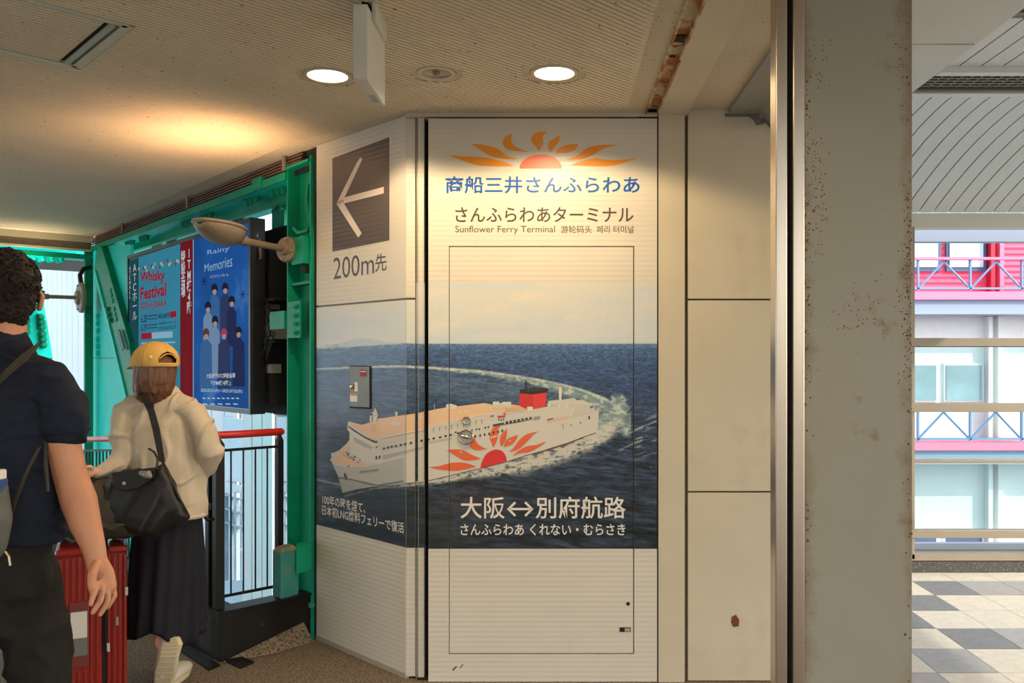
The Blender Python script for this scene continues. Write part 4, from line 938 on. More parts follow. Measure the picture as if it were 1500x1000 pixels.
st('strip_lettering', '特\n設\n会\n場', 532, 170, 602, 572, 160, 596, M_ew, .02, True)
def q5(x, y): return (280+x/3.57, 330+y/3.57)
def ell(cx, cy, rx, ry, n=14): return [q5(cx+rx*math.cos(2*PI*k/n), cy+ry*math.sin(2*PI*k/n)) for k in range(n)]
coats = [em('coat1', (44,60,100)), em('coat2', (58,106,160)), em('coat3', (30,42,84)), em('coat4', (120,150,184))]
ppl = [(122,338,380,1),(178,333,370,0),(212,402,480,2),(88,432,500,3),(125,506,600,3),(78,572,700,1),(248,562,700,2),(172,572,700,0)]
for i, (x, y, b, c) in enumerate(ppl):
    L = .0016+i*.0003
    yb = min(y+170+(110 if i > 3 else 60), 880); w_ = 24 if i < 5 else 30
    spoly('poster_figure', [q5(x-9, y+24), q5(x+9, y+24), q5(x+w_, y+52), q5(x+w_+3, yb), q5(x-w_-3, yb), q5(x-w_, y+52)], coats[c], L)
    spoly('poster_figure', ell(x, y-8, 17, 27), em('pinkhair', (176,60,110)) if i == 7 else (em('brownhair', (96,60,56)) if i == 5 else M_eh), L+.0001)
    spoly('poster_figure', ell(x, y+6, 11, 19), M_es, L+.0002)
    spoly('poster_figure', [q5(x-12, y-18), q5(x+12, y-20), q5(x+13, y+2), q5(x+2, y-5), q5(x-12, y+3)], em('pinkhair', (0,0,0)) if i == 7 else (em('brownhair', (0,0,0)) if i == 5 else M_eh), L+.00025)
st('poster_script', 'Memories', 70, 205, 245, 215, 150, 215, M_eb, .0, f=q5); st('poster_script', 'Rainy', 85, 130, 160, 200, 105, 140, M_eb, .0, f=q5)
st('poster_script', 'エムワイコードモール', 98, 262, 276, 195, 250, 266, M_ew, .0, f=q5)
st('poster_venue', '大阪南港ATC特設会場', 80, 775, 800, 230, 770, 798, M_ew, .02, f=q5, l=.005)
st('poster_venue', '「ITM棟4階」', 104, 812, 836, 206, 810, 836, M_ew, .02, f=q5, l=.005)
st('poster_date', '2025.05.21(水)―2025.07.02(水)', 50, 850, 874, 268, 856, 880, M_ew, .01, f=q5, l=.005)
for y, n in ((900, 8), (930, 5)):
    for k in range(n): x = 60+k*200/n; spoly('poster_print', [q5(x, y), q5(x+200/n*.6, y+2), q5(x+200/n*.6, y+8), q5(x, y+6)], M_ew, .005)
for x, y in ((68,292),(270,360)):
    for k in range(3): a = k*PI/3; spoly('poster_star', [q5(x+18*math.cos(a)-2*math.sin(a), y+24*math.sin(a)+2*math.cos(a)), q5(x+18*math.cos(a)+2*math.sin(a), y+24*math.sin(a)-2*math.cos(a)), q5(x-18*math.cos(a)+2*math.sin(a), y-24*math.sin(a)-2*math.cos(a)), q5(x-18*math.cos(a)-2*math.sin(a), y-24*math.sin(a)+2*math.cos(a))], M_ek, .0018)
# ---- far corner column, brace and gussets
def tp(name, pts, s, th, m, par):      # plate in the truss plane from its outline in the photo
    a = [tr(x, y, s) for x, y in pts]; n = len(a); b = [p+VV*th for p in a]; mb = MB(); tri = tessellate_polygon([a])
    mb.add(a+b, [tuple(t) for t in tri]+[tuple(i+n for i in reversed(t)) for t in tri]+[(i, (i+1) % n, (i+1) % n+n, i+n) for i in range(n)]); return part(name, mb, m, par)
c2o = thing('turquoise_corner_column', 'turquoise bolted corner column with a dark diagonal brace, left of the screens', 'column', TR(C2t, 0, 0))
tp('face_plate', [(136,362),(168,362),(176,420),(190,500),(200,620),(200,900),(136,900)], .03, .03, M_teal, c2o)
for y in (463.5, 473.5, 484, 497, 507, 517): bolt(c2o, tr(145, y, .03), -VV, .022, M_teal, .03)
mb = MB(); a0 = tr(136, 525, .02); tp('seam_strip', [(136,523.5),(200,523.5),(200,525),(136,525)], .027, .004, M_green, c2o)
tp('brace', [(137,397),(143,360),(149,362),(189,500),(202,625),(196,640),(186,600),(160,485)], -.06, .05, M_green, c2o)
tp('brace_edge', [(136,396),(139,396),(163,490),(190,605),(187,606),(160,492)], -.075, .07, M_teal, c2o)
tp('gusset_plate', [(143,360),(192,358),(190,478),(187,480)], -.01, .02, M_teal, c2o)
for y in (426, 433, 441, 453, 461, 468): bolt(c2o, tr(172+(y-426)*.2, y, -.01), -VV, .026, M_green, .06)
for y in (453, 461, 469): bolt(c2o, tr(160+(y-453)*.25, y, -.06), -VV, .02, M_green, .03)
tp('link_plate', [(170,484),(174,482),(182,510),(178,513)], -.09, .01, M_greenw, c2o)
def ep(px, py, o=0.): return onpl(px, py, c2+U*o, U)
def eplate(name, pts, o, th, m, par):
    a = [ep(x, y, o) for x, y in pts]; n = len(a); b = [p+U*th for p in a]; mb = MB(); tri = tessellate_polygon([a])
    mb.add(a+b, [tuple(t) for t in tri]+[tuple(i+n for i in reversed(t)) for t in tri]+[(i, (i+1) % n, (i+1) % n+n, i+n) for i in range(n)]); return part(name, mb, m, par)
eplate('side_flange', [(124.5,360),(136.5,360),(136.5,880),(124.5,880)], -.01, .04, M_green, c2o)  # weaker light on this side put into the colour as a darker green
for y in (462, 474, 485, 497, 508, 518): bolt(c2o, ep(130, y, -.012), -U, .018, M_green, .02)
eplate('lamp_bracket_box', [(122,424),(136,424),(136,447),(122,447)], -.14, .13, M_green, c2o)
mb = MB(); mb.tube([ep(133, 391, -.05), ep(122, 394, -.06), ep(117, 403, -.07), ep(119, 416, -.08), ep(122, 424, -.08)], .02, 8); part('conduit', mb, M_black, c2o, smooth='all')
p0 = ep(121, 436, -.10); p1 = p0-U*.0-VV*.0+(ep(64, 434, -.10)-p0)
c_ = arm_lamp('darker arm uplight on the far corner column beside the man\'s head', p0, p1, 1.0, .14, .30)
up2 = light('uplight_lamp', 'SPOT', c_+V(0, 0, .06), 20, (1, .80, .58), spot_size=math.radians(150), spot_blend=.9, shadow_soft_size=.06); aim(up2, (-.1, -.2, 1))
# end frame: beam with hanging bolts, perforated strip, fin
eb = thing('turquoise_end_beam', 'turquoise beam with a row of hanging bolts under the far ceiling edge, top of the man\'s head', 'beam', ep(60, 350))
mb = MB(); ea = c2; ee = c2-VV*4
def ebox(mb, a0, a1, o0, o1, z0, z1): return mb.box((a0, o0, z0), (a1, o1, z1), fr=lambda a, o, z: c2-VV*a+U*o+V(0, 0, z))
ebox(mb, 0, 4, -.02, .30, 2.47, 2.49); part('bottom_flange', mb, M_teal, eb)
mb = MB(); ebox(mb, 0, 4, .28, .30, 2.49, 2.66); part('web', mb, M_teal, eb)
mb = MB(); ebox(mb, .02, 4, -.03, -.01, 2.455, 2.50); part('edge_strip', mb, M_green, eb)
for k in range(10):
    for j in range(2): bolt(eb, c2-VV*(.25+k*.075+(.06 if k > 4 else 0))+U*(.05+.14*j)+V(0, 0, 2.47), (0, 0, -1), .022, M_teal, .05)
pv = thing('perforated_vent_strip', 'long perforated vent strip along the far ceiling edge above the bolts', 'vent', ep(60, 345))
M_perf = mat('perforated_brown', (120, 104, 88), .6, var=.35, vscale=90)
mb = MB(); ebox(mb, .02, 4, -.035, -.02, 2.545, 2.61); part('strip', mb, M_perf, pv)
mb = MB(); ebox(mb, .0, 4, -.045, -.02, 2.525, 2.545); ebox(mb, .0, 4, -.045, -.02, 2.61, 2.668); part('edge', mb, M_paint, pv)
fin = thing('turquoise_fin_column', 'turquoise bolted tapering fin column far left beyond the man\'s shoulder', 'column', ep(50, 700, 1.2))
eplate('fin', [(30,380),(56,380),(64,440),(78,530),(95,640),(100,900),(30,900)], 1.2, .04, M_teal, fin)
for y in (464, 472, 479, 489, 497, 505): bolt(fin, ep(59+(y-464)*.1, y, 1.2), -U, .03, M_green, .07)
for y in (470, 478, 486): bolt(fin, ep(38, y, 1.2), -U, .03, M_green, .05)
eplate('seam_strip', [(30,524),(77,524),(77,526),(30,526)], 1.19, .01, M_green, fin)
oc = MB(); oc.box((-.6, .32, 2.56), (4.2, 2.4, 2.62), fr=lambda a, o, z: c2-VV*a+U*o+V(0, 0, z)); tag(part('ceiling_outer', oc, mat('grey_soffit', (120, 112, 100), .9, var=.06)), kind='structure')
# ---- outer cladding of the neighbouring block
def pier(name, label, px0, px1, s, m, z0=-3.5, z1=5.2, wpan=.26):
    t0, t1 = tps(px1, s), tps(px0, s); th = thing(name, label, 'wall cladding', TR((t0+t1)/2, s, z0)); n = max(1, round((t1-t0)/wpan)); d = (t1-t0)/n
    for k in range(n):
        mb = MB(); tbox(mb, t0+k*d+.012, t0+(k+1)*d-.012, s-.02, s+.01, z0, z1); part('panel', mb, m, th)
    mb = MB(); tbox(mb, t0, t1, s+.012, s+.03, z0, z1); part('backing', mb, mat('clad_shadow', (84, 92, 98)), th); return th
pier('white_cladding_wall', 'white vertical metal cladding seen between the man\'s head and the corner column', 0, 350, 2.6, M_clad, wpan=.5)
pier('white_cladding_pier', 'narrow white clad pier behind the black railing, below the screen', 357, 402, 1.9, M_clad, z1=2.9, wpan=.30)
pier('white_cladding_return', 'white cladding beside the green column seen through the railing', 404, 470, 3.3, M_clad, wpan=.6)
bgw = thing('blue_glazed_facade', 'pale blue glazed facade with white rails, low behind the black railing', 'building', TR(1.5, 3, -3.5))
M_bgl = mat('blue_office_glass', (168, 200, 214), .15, .0, var=.1, vscale=1.5)
s_ = 2.5
for x0, x1 in ((326, 357), (400, 428)):
    for ya, yb in ((610, 700), (704, 790), (794, 880)):
        mb = MB(); tbox(mb, tps(x1, s_), tps(x0, s_), s_, s_+.03, zof(x0, yb, s_), zof(x0, ya, s_)); part('pane', mb, M_bgl, bgw)
    for y in (722, 742, 762): mb = MB(); tbox(mb, tps(x1, s_-.1), tps(x0, s_-.1), s_-.1, s_-.05, zof(x0, y+2.5, s_-.1), zof(x0, y, s_-.1)); part('rail', mb, mat('pale_rail', (150, 170, 184), .6), bgw)
    for x in np.linspace(x0+3, x1-3, 4): mb = MB(); tbox(mb, tps(x+.5, s_-.1), tps(x, s_-.1), s_-.1, s_-.05, zof(x, 850, s_-.1), zof(x, 722, s_-.1)); part('upright', mb, mat('pale_rail', (150, 170, 184), .6), bgw)
mb = MB(); mb.box((-60, -40, -3.6), (60, 90, -3.5)); tag(part('ground', mb, mat('street_grey', (128, 134, 138), .9)), kind='structure')
fbd = thing('distant_building', 'pale distant building closing the view beyond the far left columns', 'building', V(-24, 14, -3.5))
mb = MB(); mb.box((-28, 2, -3.5), (-21, 34, 7)); part('wall', mb, M_clad, fbd)
for zz in (-1.5, 1.6, 4.6):
    for k in range(9): mb = MB(); mb.box((-21.0, 3.5+k*3.3, zz), (-20.92, 5.9+k*3.3, zz+1.5)); part('window', mb, M_bgl, fbd)
# ---- curb and railing
d45v = V(.7071, .7071, 0); u45 = V(-.7071, .7071, 0)
hC = EYE-(896-CY)/F*cA.y
cb = thing('black_curb', 'low black steel curb under the railing corner, scuffed brown near the floor', 'curb', cA)
def cbx(mb, a0, a1, b0, b1, z0, z1): return mb.box((a0, b0, z0), (a1, b1, z1), fr=lambda a, b, z: cA+d45v*a+u45*b+V(0, 0, z))
mb = MB(); cbx(mb, 0, .50, 0, .10, 0, hC-.008); part('side', mb, M_blackw, cb, bevel=.003)
mb = MB(); cbx(mb, 0, .10, .10, 3.0, 0, hC-.008); part('side', mb, mat('dark_glossy_board', (40, 41, 41), .25, var=.1), cb)
mb = MB(); cbx(mb, -.006, .506, -.006, .106, hC-.008, hC); cbx(mb, -.006, .106, .106, 3.0, hC-.008, hC); part('cap', mb, M_black, cb)
for nm, pts, m, lb in (('floor_plate', [(330,966),(346,958),(372,968),(352,976)], M_blackw, 'small loose dark metal plate on the floor at the curb corner'), ('floor_strip', [(240,935),(252,930),(322,972),(306,979)], M_black, 'flat dark strip on the floor along the foot of the curb')):
    a = [onpl(x, y, V(0, 0, .012), V(0, 0, 1)) for x, y in pts]; mb = MB(); mb.prism([tuple(p.xy) for p in a], .0, .012); tag(part(nm, mb, m), lb, 'plate')
rl = thing('black_railing', 'black baluster railing with a red round handrail turning the corner beside the woman', 'railing', V(-1.706, 4.417, hC))
K = V(-1.706, 4.417, 0); zH = 1.127
Er = K+d45v*.345; slope = -.16/2.2
mb = MB(); mb.tube([K+V(0,0,zH)+u45*.02-d45v*.02, K+d45v*.1+V(0,0,zH), Er+V(0,0,zH), Er+d45v*.012+V(0,0,zH)], [.0195,.0195,.0195,.012], 14); part('handrail', mb, M_red, rl, smooth=True)
mb = MB(); mb.tube([K+V(0,0,zH), K+u45*3.2+V(0,0,zH+slope*3.2)], .0185, 14); part('handrail', mb, M_red, rl, smooth=True)
def post(p, w_, z0, z1, par=rl):
    mb = MB(); a = p; h = w_/2
    fr = lambda x, y, z: p+d45v*x+u45*y+V(0, 0, z)
    mb.box((-h, -h, z0), (h, h, z1-.03), fr=fr)
    mb.add([fr(x, y, z1-.03) for x, y in ((-h,-h),(h,-h),(h,h),(-h,h))]+[fr(x*.35, y*.35, z1) for x, y in ((-h,-h),(h,-h),(h,h),(-h,h))], [(0,1,5,4),(1,2,6,5),(2,3,7,6),(3,0,4,7),(4,5,6,7)]); return part('post', mb, M_black, par)
post(K, .045, hC, zH-.015); post(K+u45*.07-d45v*.01, .040, hC, zH-.015); post(Er-d45v*.012, .032, hC, zH-.015)
mb = MB(); mb.tube([K+V(0,0,zH-.078), Er+V(0,0,zH-.078)], .0075, 6); part('top_bar', mb, M_black, rl)
mb = MB(); mb.tube([K+V(0,0,.305), Er+V(0,0,.305)], .0085, 6); part('bottom_bar', mb, M_black, rl)
mb = MB(); mb.tube([K+u45*.08+V(0,0,zH-.078), K+u45*3.2+V(0,0,zH-.078+slope*3.2)], .0075, 6); part('top_bar', mb, M_black, rl)
mb = MB(); mb.tube([K+u45*.08+V(0,0,.305), K+u45*3.2+V(0,0,.305)], .0085, 6); part('bottom_bar', mb, M_black, rl)
for k in range(1, 5): mb = MB(); q = K+d45v*(.066*k); mb.tube([q+V(0,0,.305), q+V(0,0,zH-.078)], .0048, 6); part('baluster', mb, M_black, rl)
for k in range(1, 46): mb = MB(); q = K+u45*(.07+.066*k); mb.tube([q+V(0,0,.305), q+V(0,0,zH-.078+slope*(.07+.066*k))], .0048, 6); part('baluster', mb, M_black, rl)
q = V(*Wp(299, 741, 4.36)); mb = MB(); mb.tube([q, q+V(.03,.0,0)], .017, 12); mb2 = MB()
lt = part('latch_knob', mb, M_chrome, rl, smooth=True)
mb = MB(); mb.tube([Wp(297,745,4.36), Wp(298,755,4.36), Wp(303,761,4.36), Wp(314,760,4.38)], .008, 8); part('latch_hook', mb, M_black, rl, smooth='all')
# ---- green bumper box on the column foot
bm_ = thing('worn_green_bumper', 'worn blue-green metal box sticking out at the foot of the green column', 'box', V(-1.42, 4.52, .29))
Yb = 4.50
def hexbox(mb, pts, y0, y1):
    pass
A = [Wp(399, 800, Yb), Wp(411, 810, Yb-.06), Wp(438, 806, Yb+.03), Wp(425, 797, Yb+.10)]
zt_, zb_ = .545, .29
mb = MB(); mb.prism([(p.x, p.y) for p in A], zb_, zt_-.02); part('body', mb, M_greenw, bm_, bevel=.006)
cx_ = sum((p for p in A), V(0,0,0))/4
mb = MB(); vs = [V(p.x, p.y, zt_-.02) for p in A]+[V(cx_.x+(p.x-cx_.x)*.6, cx_.y+(p.y-cx_.y)*.6, zt_+.002) for p in A]; mb.add(vs, [(i, (i+1) % 4, (i+1) % 4+4, i+4) for i in range(4)]+[(4,5,6,7)]); part('lid', mb, mat('lid_rusty', (128, 104, 72), .8, var=.2, vscale=20, spots=[((60,110,96), 12, .5, .1)]), bm_)
mb = MB(); mb.prism([tuple(Wp(434, 820, Yb).xy), tuple(Wp(456, 820, 4.62).xy), tuple(Wp(456, 820, 4.74).xy), tuple(Wp(434, 820, 4.62).xy)], .40, .535); part('bracket', mb, M_green, bm_)
# ================================================================== TERRACE AND BUILDING, RIGHT
M_sof = mat('soffit_cream', (206, 203, 188), .6, var=.04, vscale=2)
M_slat = mat('canopy_slat', (214, 216, 208), .5, var=.03, vscale=2)
M_mull = mat('bronze_grey_frame', (146, 134, 114), .45, .3, var=.06)
slab('ceiling_soffit', 1.04, 1.86, -1, 3.825, 2.90, 2.98, M_sof); slab('canopy_sun_block', 1.86, 7, -4, 3.25, 2.96, 3.05, M_sof); slab('ceiling_soffit_rear', 1.04, 1.86, 3.845, 8, 2.90, 2.98, M_sof)  # canopy slab at the rear is unseen, added to keep sun off the interior
cn = thing('slatted_canopy', 'pale slatted canopy whose boards curve down to the beam over the terrace', 'canopy', V(3.2, 4.6, 2.5))
# curved profile in (y, z): flat, then bending down to the beam at y 6.2
prof = [(4.64+1.56*i/9, 2.952-.387*(i/9)**1.75) for i in range(10)]
X0 = 1.75; sp_ = .106
for k in range(30):
    xa = X0+k*sp_; xb = xa+sp_-.009
    for pf in (prof, [(3.62, 2.93), (4.21, 2.93)]):
        vs = [V(x, y, z) for y, z in pf for x in (xa, xb)]+[V(x, y, z+.012) for y, z in pf for x in (xa, xb)]
        n = len(pf)*2; fs = []
        for i in range(len(pf)-1): a = 2*i; fs += [(a, a+1, a+3, a+2), (a+n, a+n+2, a+n+3, a+n+1), (a, a+2, a+2+n, a+n), (a+1, a+1+n, a+3+n, a+3)]
        fs += [(0, n, n+1, 1), (n-2, n-1, 2*n-1, 2*n-2)]
        mb = MB(); mb.add(vs, fs); part('slat', mb, M_slat, cn, smooth=True)
mb = MB(); mb.add([V(x, y, z+.02) for y, z in prof for x in (X0, X0+30*sp_)], [(2*i, 2*i+1, 2*i+3, 2*i+2) for i in range(len(prof)-1)]); mb.box((X0, 3.3, 2.96), (X0+3.2, 4.7, 2.99)); part('backing', mb, M_dark, cn)
mb = MB(); mb.box((1.865, 4.21, 2.90), (X0+3.2, 4.26, 2.94)); part('edge_trim', mb, M_slat, cn)
mb = MB(); mb.box((1.865, 4.59, 2.915), (X0+3.2, 4.65, 2.955)); part('edge_trim', mb, M_slat, cn)
M_grl = mat('grille_metal', (120, 112, 96), .5, .3)
for y0, y1 in ((4.26, 4.59), (3.28, 3.58)):
    g_ = thing('ceiling_grille', 'dark ventilation grille strip across the canopy, %s' % ('nearer the curved boards' if y0 > 4 else 'at the top right corner'), 'grille', V(3.2, (y0+y1)/2, 2.93))
    mb = MB(); mb.box((X0+.1, y0, 2.95), (X0+3.2, y1, 2.955)); part('backing', mb, mat('grille_backing', (92, 86, 74), .8), g_)
    mb = MB()
    for k in range(8): y = y0+(y1-y0)*(k+.5)/8; mb.box((X0+.1, y-.007, 2.935), (X0+3.2, y+.007, 2.945))
    for k in range(64): x = X0+.1+k*.05; mb.box((x, y0, 2.937), (x+.01, y1, 2.947))
    tag(part('mesh', mb, M_grl, g_), kind='stuff')
    mb = MB(); mb.box((X0+.1, y0, 2.925), (X0+3.2, y0+.03, 2.95)); mb.box((X0+.1, y1-.03, 2.925), (X0+3.2, y1, 2.95)); part('frame', mb, M_grl, g_)
slab('trim_9', 1.5, 5.2, 6.2, 6.3, 2.455, 2.56, M_sof)
slab('trim_10', 1.5, 6.5, 6.5, 6.6, 2.40, 2.7, mat('outer_fascia', (150, 164, 184), .6))
# window wall
ww = thing('terrace_glazing', 'metal-framed glass screen with horizontal rails along the terrace edge', 'glazing', V(3.2, 6.2, 0))
def hz(y0, y1, Y=6.2): return EYE+(CY-y1)/F*Y, EYE+(CY-y0)/F*Y
for y0, y1, d in ((495, 507.5, .05), (590, 603, .06), (672, 678, .03), (775, 787, .06)):
    z0, z1 = hz(y0, y1); mb = MB(); mb.box((2.2, 6.2-d/2, z0), (5.2, 6.2+d/2, z1)); part('rail', mb, M_mull, ww, bevel=.004)
M_gl = glassmat('clear_glass', (232, 246, 246)); M_edge = mat('glass_edge', (60, 120, 104), .2)
for y0, y1 in ((508, 590), (603.5, 671.5), (679, 774.5)):
    z0, z1 = hz(y0, y1)
    for xa, xb in ((2.57, 3.85), (3.87, 5.15)):
        mb = MB(); mb.box((xa, 6.197, z0), (xb, 6.203, z1)); part('pane', mb, M_gl, ww)
z0, z1 = hz(507, 508.3); mb = MB(); mb.box((2.5, 6.194, z0), (5.2, 6.206, z1)); part('glass_edge', mb, M_edge, ww)
for x in (2.555, 5.18): mb = MB(); mb.box((x-.012, 6.18, .1), (x+.006, 6.225, 2.46)); part('mullion', mb, M_mull, ww)
z0, z1 = hz(811, 820); slab('trim_11', 1.6, 5.4, 6.18, 6.36, z0, z1, M_mull)
z0, z1 = hz(795, 811, 6.36); slab('trim_12', 1.6, 5.4, 6.34, 6.40, z0, z1, mat('sill_blue_grey', (170, 184, 200), .4))
slab('trim_13', 1.6, 5.4, 6.19, 6.36, .0, hz(820, 821)[1]-.006, mat('dark_granite', (62, 58, 54), .5, var=.3, vscale=60, spots=[((150,148,140), 160, .6, .05)]))
# tiles
slab('floor_terrace', 1.5, 5.4, 3.86, 6.19, -.2, -.012, M_seal)
ft = bpy.data.objects['floor_terrace']
TC = {'l': mat('tile_light', (196, 188, 170), .6, var=.08, vscale=20, bump=.15, bscale=120), 'm': mat('tile_mid', (150, 150, 146), .6, var=.08, vscale=20, bump=.15, bscale=120), 'd': mat('tile_dark', (114, 116, 116), .6, var=.1, vscale=20, bump=.15, bscale=120)}
rows = [(5.965, 6.185, 'lllllllllllll'), (5.605, 5.955, 'llldmmdmmdmll'), (5.255, 5.595, 'lldllmldlllld'), (4.905, 5.245, 'ddlllllmlllld'), (4.555, 4.895, 'lldmmldllmdll'), (4.205, 4.545, 'lmlllldlllmll'), (3.865, 4.195, 'mllldmmldllml')]
meshes = {}
for ya, yb, cs_ in rows:
    for k in range(13):
        xa = 1.55+k*.3; ch = cs_[k]
        key = (ch, ya)
        if key not in meshes:
            mb = MB(); mb.box((xa+.002, ya, -.02), (xa+.298, yb, 0)); o = part('tile', mb, TC[ch], ft); meshes[key] = (o, xa)
        else:
            o0, x0_ = meshes[key]; o = o0.copy(); C.objects.link(o); o.location.x += xa-x0_
# building opposite
Yf = 18.0
def fx(px): return (px-CX)/F*Yf
def fz(py): return EYE+(CY-py)/F*Yf
bd = thing('opposite_building', 'overexposed white building with pink storeys, balconies and windows across the street', 'building', V(10, Yf, -10))
M_bw = mat('building_white', (240, 240, 236), .7, var=.02); M_pk = mat('building_pink', (240, 92, 124), .6, stripes=(2, .12, .01)); M_pkl = mat('building_pink_ledge', (240, 130, 160), .6); M_bb = mat('ledge_blue_grey', (150, 166, 188), .6); M_wg = mat('building_window_glass', (176, 206, 232), .1, spec=.8); M_wf = mat('building_window_frame', (78, 96, 124), .5); M_rail = mat('balcony_rail_blue', (112, 150, 186), .5)
def fb(name, x0, y0, x1, y1, d0, d1, m): mb = MB(); mb.box((fx(x0), Yf-d1, fz(y1)), (fx(x1), Yf-d0, fz(y0))); return part(name, mb, m, bd)
fb('wall', 850, 200, 1700, 1000, -.4, -.05, M_bw)
for off, lo in ((0, 0), (210, 1)):
    if not lo:
        fb('pink_wall', 850, 280+off, 1700, 432+off, -.05, .02, M_pk)
        for x0, x1 in ((1290, 1371), (1384, 1437)):
            w_ = fb('window', x0, 330+off, x1+5, 398+off, .02, .08, M_wf)
            fb('pane', x0+4, 334+off, x1, 392+off, .085, .10, M_wg)
        for x0, x1 in ((1444, 1450), (1457, 1463)): fb('downpipe', x0, 300, x1, 432, .02, .22, M_pkl if x0 > 1450 else mat('pipe_red', (200, 30, 60), .5))
    bz_ = 432+off
    fb('ledge', 850, bz_, 1700, bz_+11, -.0, .9, M_pkl); fb('ledge_underside', 850, bz_+11, 1700, bz_+31, -.0, .8, M_bb)
    fb('balcony_handrail', 850, 384+off, 1700, 387.5+off, .78, .9, M_pkl if not lo else M_rail); fb('bottom_rail', 850, 426+off, 1700, 428.5+off, .8, .86, M_rail)
    xs = [1318, 1356, 1393, 1430, 1466, 1475, 1511, 1548]
    for x in (1320, 1393, 1465, 1474, 1547): fb('balcony_upright', x-1.2, 386+off, x+1.2, 430+off, .8, .86, M_rail)
    for xa, xb, u_ in ((1320, 1356, 1), (1356, 1393, 0), (1393, 1429, 1), (1429, 1465, 0), (1474, 1510, 1), (1510, 1547, 0)):
        a = V(fx(xa), Yf-.83, fz((428 if u_ else 390)+off)); b = V(fx(xb), Yf-.83, fz((390 if u_ else 428)+off)); mb = MB(); mb.tube([a, b], .022, 6); part('balcony_brace', mb, M_rail, bd)
for oy in (0, 252):
    for x0, x1 in ((1300, 1371), (1386, 1438)):
        fb('window', x0-3, 532+oy, x1+3, 588+oy, -.05, .0, M_bw); fb('pane', x0, 535+oy, x1, 586+oy, .0, .02, mat('window_grey_green', (150, 176, 180), .15, var=.25, vscale=1.2) if not oy else M_wf)
for x in (1447, 1461): fb('downpipe', x-3, 464, x+3, 1000, -.05, .12, M_bw)
# ================================================================== PEOPLE
def grow(name, mb, m, parent, voxel=.005, smooth=4, fold=None, loc=None, label=None):
    me = bpy.data.meshes.new('tmp'); me.from_pydata([tuple(v) for v in mb.v], [], mb.f)
    bm = bmesh.new(); bm.from_mesh(me); bmesh.ops.recalc_face_normals(bm, faces=bm.faces); bm.to_mesh(me); bm.free()
    o = bpy.data.objects.new('tmp', me); C.objects.link(o)
    r = o.modifiers.new('r', 'REMESH'); r.mode = 'VOXEL'; r.voxel_size = voxel
    s = o.modifiers.new('s', 'SMOOTH'); s.factor = .6; s.iterations = smooth
    dg = bpy.context.evaluated_depsgraph_get(); dg.update()
    m2 = bpy.data.meshes.new_from_object(o.evaluated_get(dg)); bpy.data.objects.remove(o); bpy.data.meshes.remove(me)
    n = len(m2.vertices); co = np.empty(n*3); m2.vertices.foreach_get('co', co); co = co.reshape(-1, 3)
    if fold:
        nr = np.empty(n*3); m2.vertices.foreach_get('normal', nr); nr = nr.reshape(-1, 3)
        d = np.array([fold(V(*p)) for p in co]); co = co+nr*d[:, None]
    lo = co.mean(0); 
    m2.vertices.foreach_set('co', (co-lo).ravel()); m2.polygons.foreach_set('use_smooth', [True]*len(m2.polygons)); m2.update()
    m2.materials.clear(); m2.materials.append(m)
    o = mkobj(name, m2, parent); o.location = V(*lo)-wloc(parent); m2.name = name
    if label: o['label'] = label
    return o
def limb(mb, pts, n=16, side=None, flat=False):
    """pts: (point, rx, ry); rings perpendicular to the chain, rx along `side`"""
    P = [V(*p[0]) for p in pts]; rings = []
    for i, p in enumerate(P):
        t = (P[min(i+1, len(P)-1)]-P[max(i-1, 0)]).normalized(); s = V(*(side or (1, 0, 0))); s = (s-t*s.dot(t)).normalized(); b = t.cross(s)
        rings.append((p, s*pts[i][1], b*pts[i][2]))
    t0 = (P[0]-P[1]).normalized(); t1 = (P[-1]-P[-2]).normalized(); r0 = min(pts[0][1:]); r1 = min(pts[-1][1:])
    pre = [(P[0]+t0*r0*math.sin(a), rings[0][1]*math.cos(a), rings[0][2]*math.cos(a)) for a in (1.45, 1.0, .5)]
    post_ = [(P[-1]+t1*r1*math.sin(a), rings[-1][1]*math.cos(a), rings[-1][2]*math.cos(a)) for a in (.5, 1.0, 1.45)]
    if flat: post_ = [(P[-1]+t1*.004, rings[-1][1]*.97, rings[-1][2]*.97)]
    mb.loft(pre+rings+post_, n=n)
def nz(p, sx, sy, sz, o=0): return mn.noise(V(p.x*sx+o, p.y*sy+o*1.7, p.z*sz-o))
def ball(mb, c, rx, ry, rz, n=18):
    c = V(*c); rings = []
    for k in range(1, 12): a = -PI/2+PI*k/12; rings.append((c+V(0, 0, math.sin(a)*rz), V(math.cos(a)*rx, 0, 0), V(0, math.cos(a)*ry, 0)))
    mb.loft(rings, n=n)
M_skinm = mat('skin_tan', (186, 128, 94), .5, var=.06, vscale=9, bump=.12, bscale=260, spots=[((158,98,72), 22, .62, .12)])
M_skinw = mat('skin_light', (206, 158, 128), .5, var=.05, vscale=9)
M_navy = mat('navy_shirt_cloth', (27, 32, 44), .85, var=.12, vscale=30, bump=.2, bscale=500, spec=.2)
M_trous = mat('black_trouser_cloth', (34, 32, 27), .9, var=.15, vscale=8, bump=.15, bscale=300, spec=.2)
M_hair = mat('dark_brown_hair', (32, 23, 18), .65, var=.4, vscale=70, bump=.6, bscale=220, spec=.25)
M_hairw = mat('brown_bob_hair', (104, 64, 36), .4, var=.35, vscale=50, stretch=(3, 3, .25), bump=.5, bscale=160)
M_cap = mat('yellow_cap_cloth', (204, 160, 84), .8, var=.05, vscale=10, bump=.15, bscale=400)
M_sweat = mat('beige_sweatshirt_cloth', (190, 174, 150), .85, var=.04, vscale=6, bump=.12, bscale=350)
M_skirt = mat('black_skirt_cloth', (27, 27, 33), .8, var=.12, vscale=10, spec=.25)
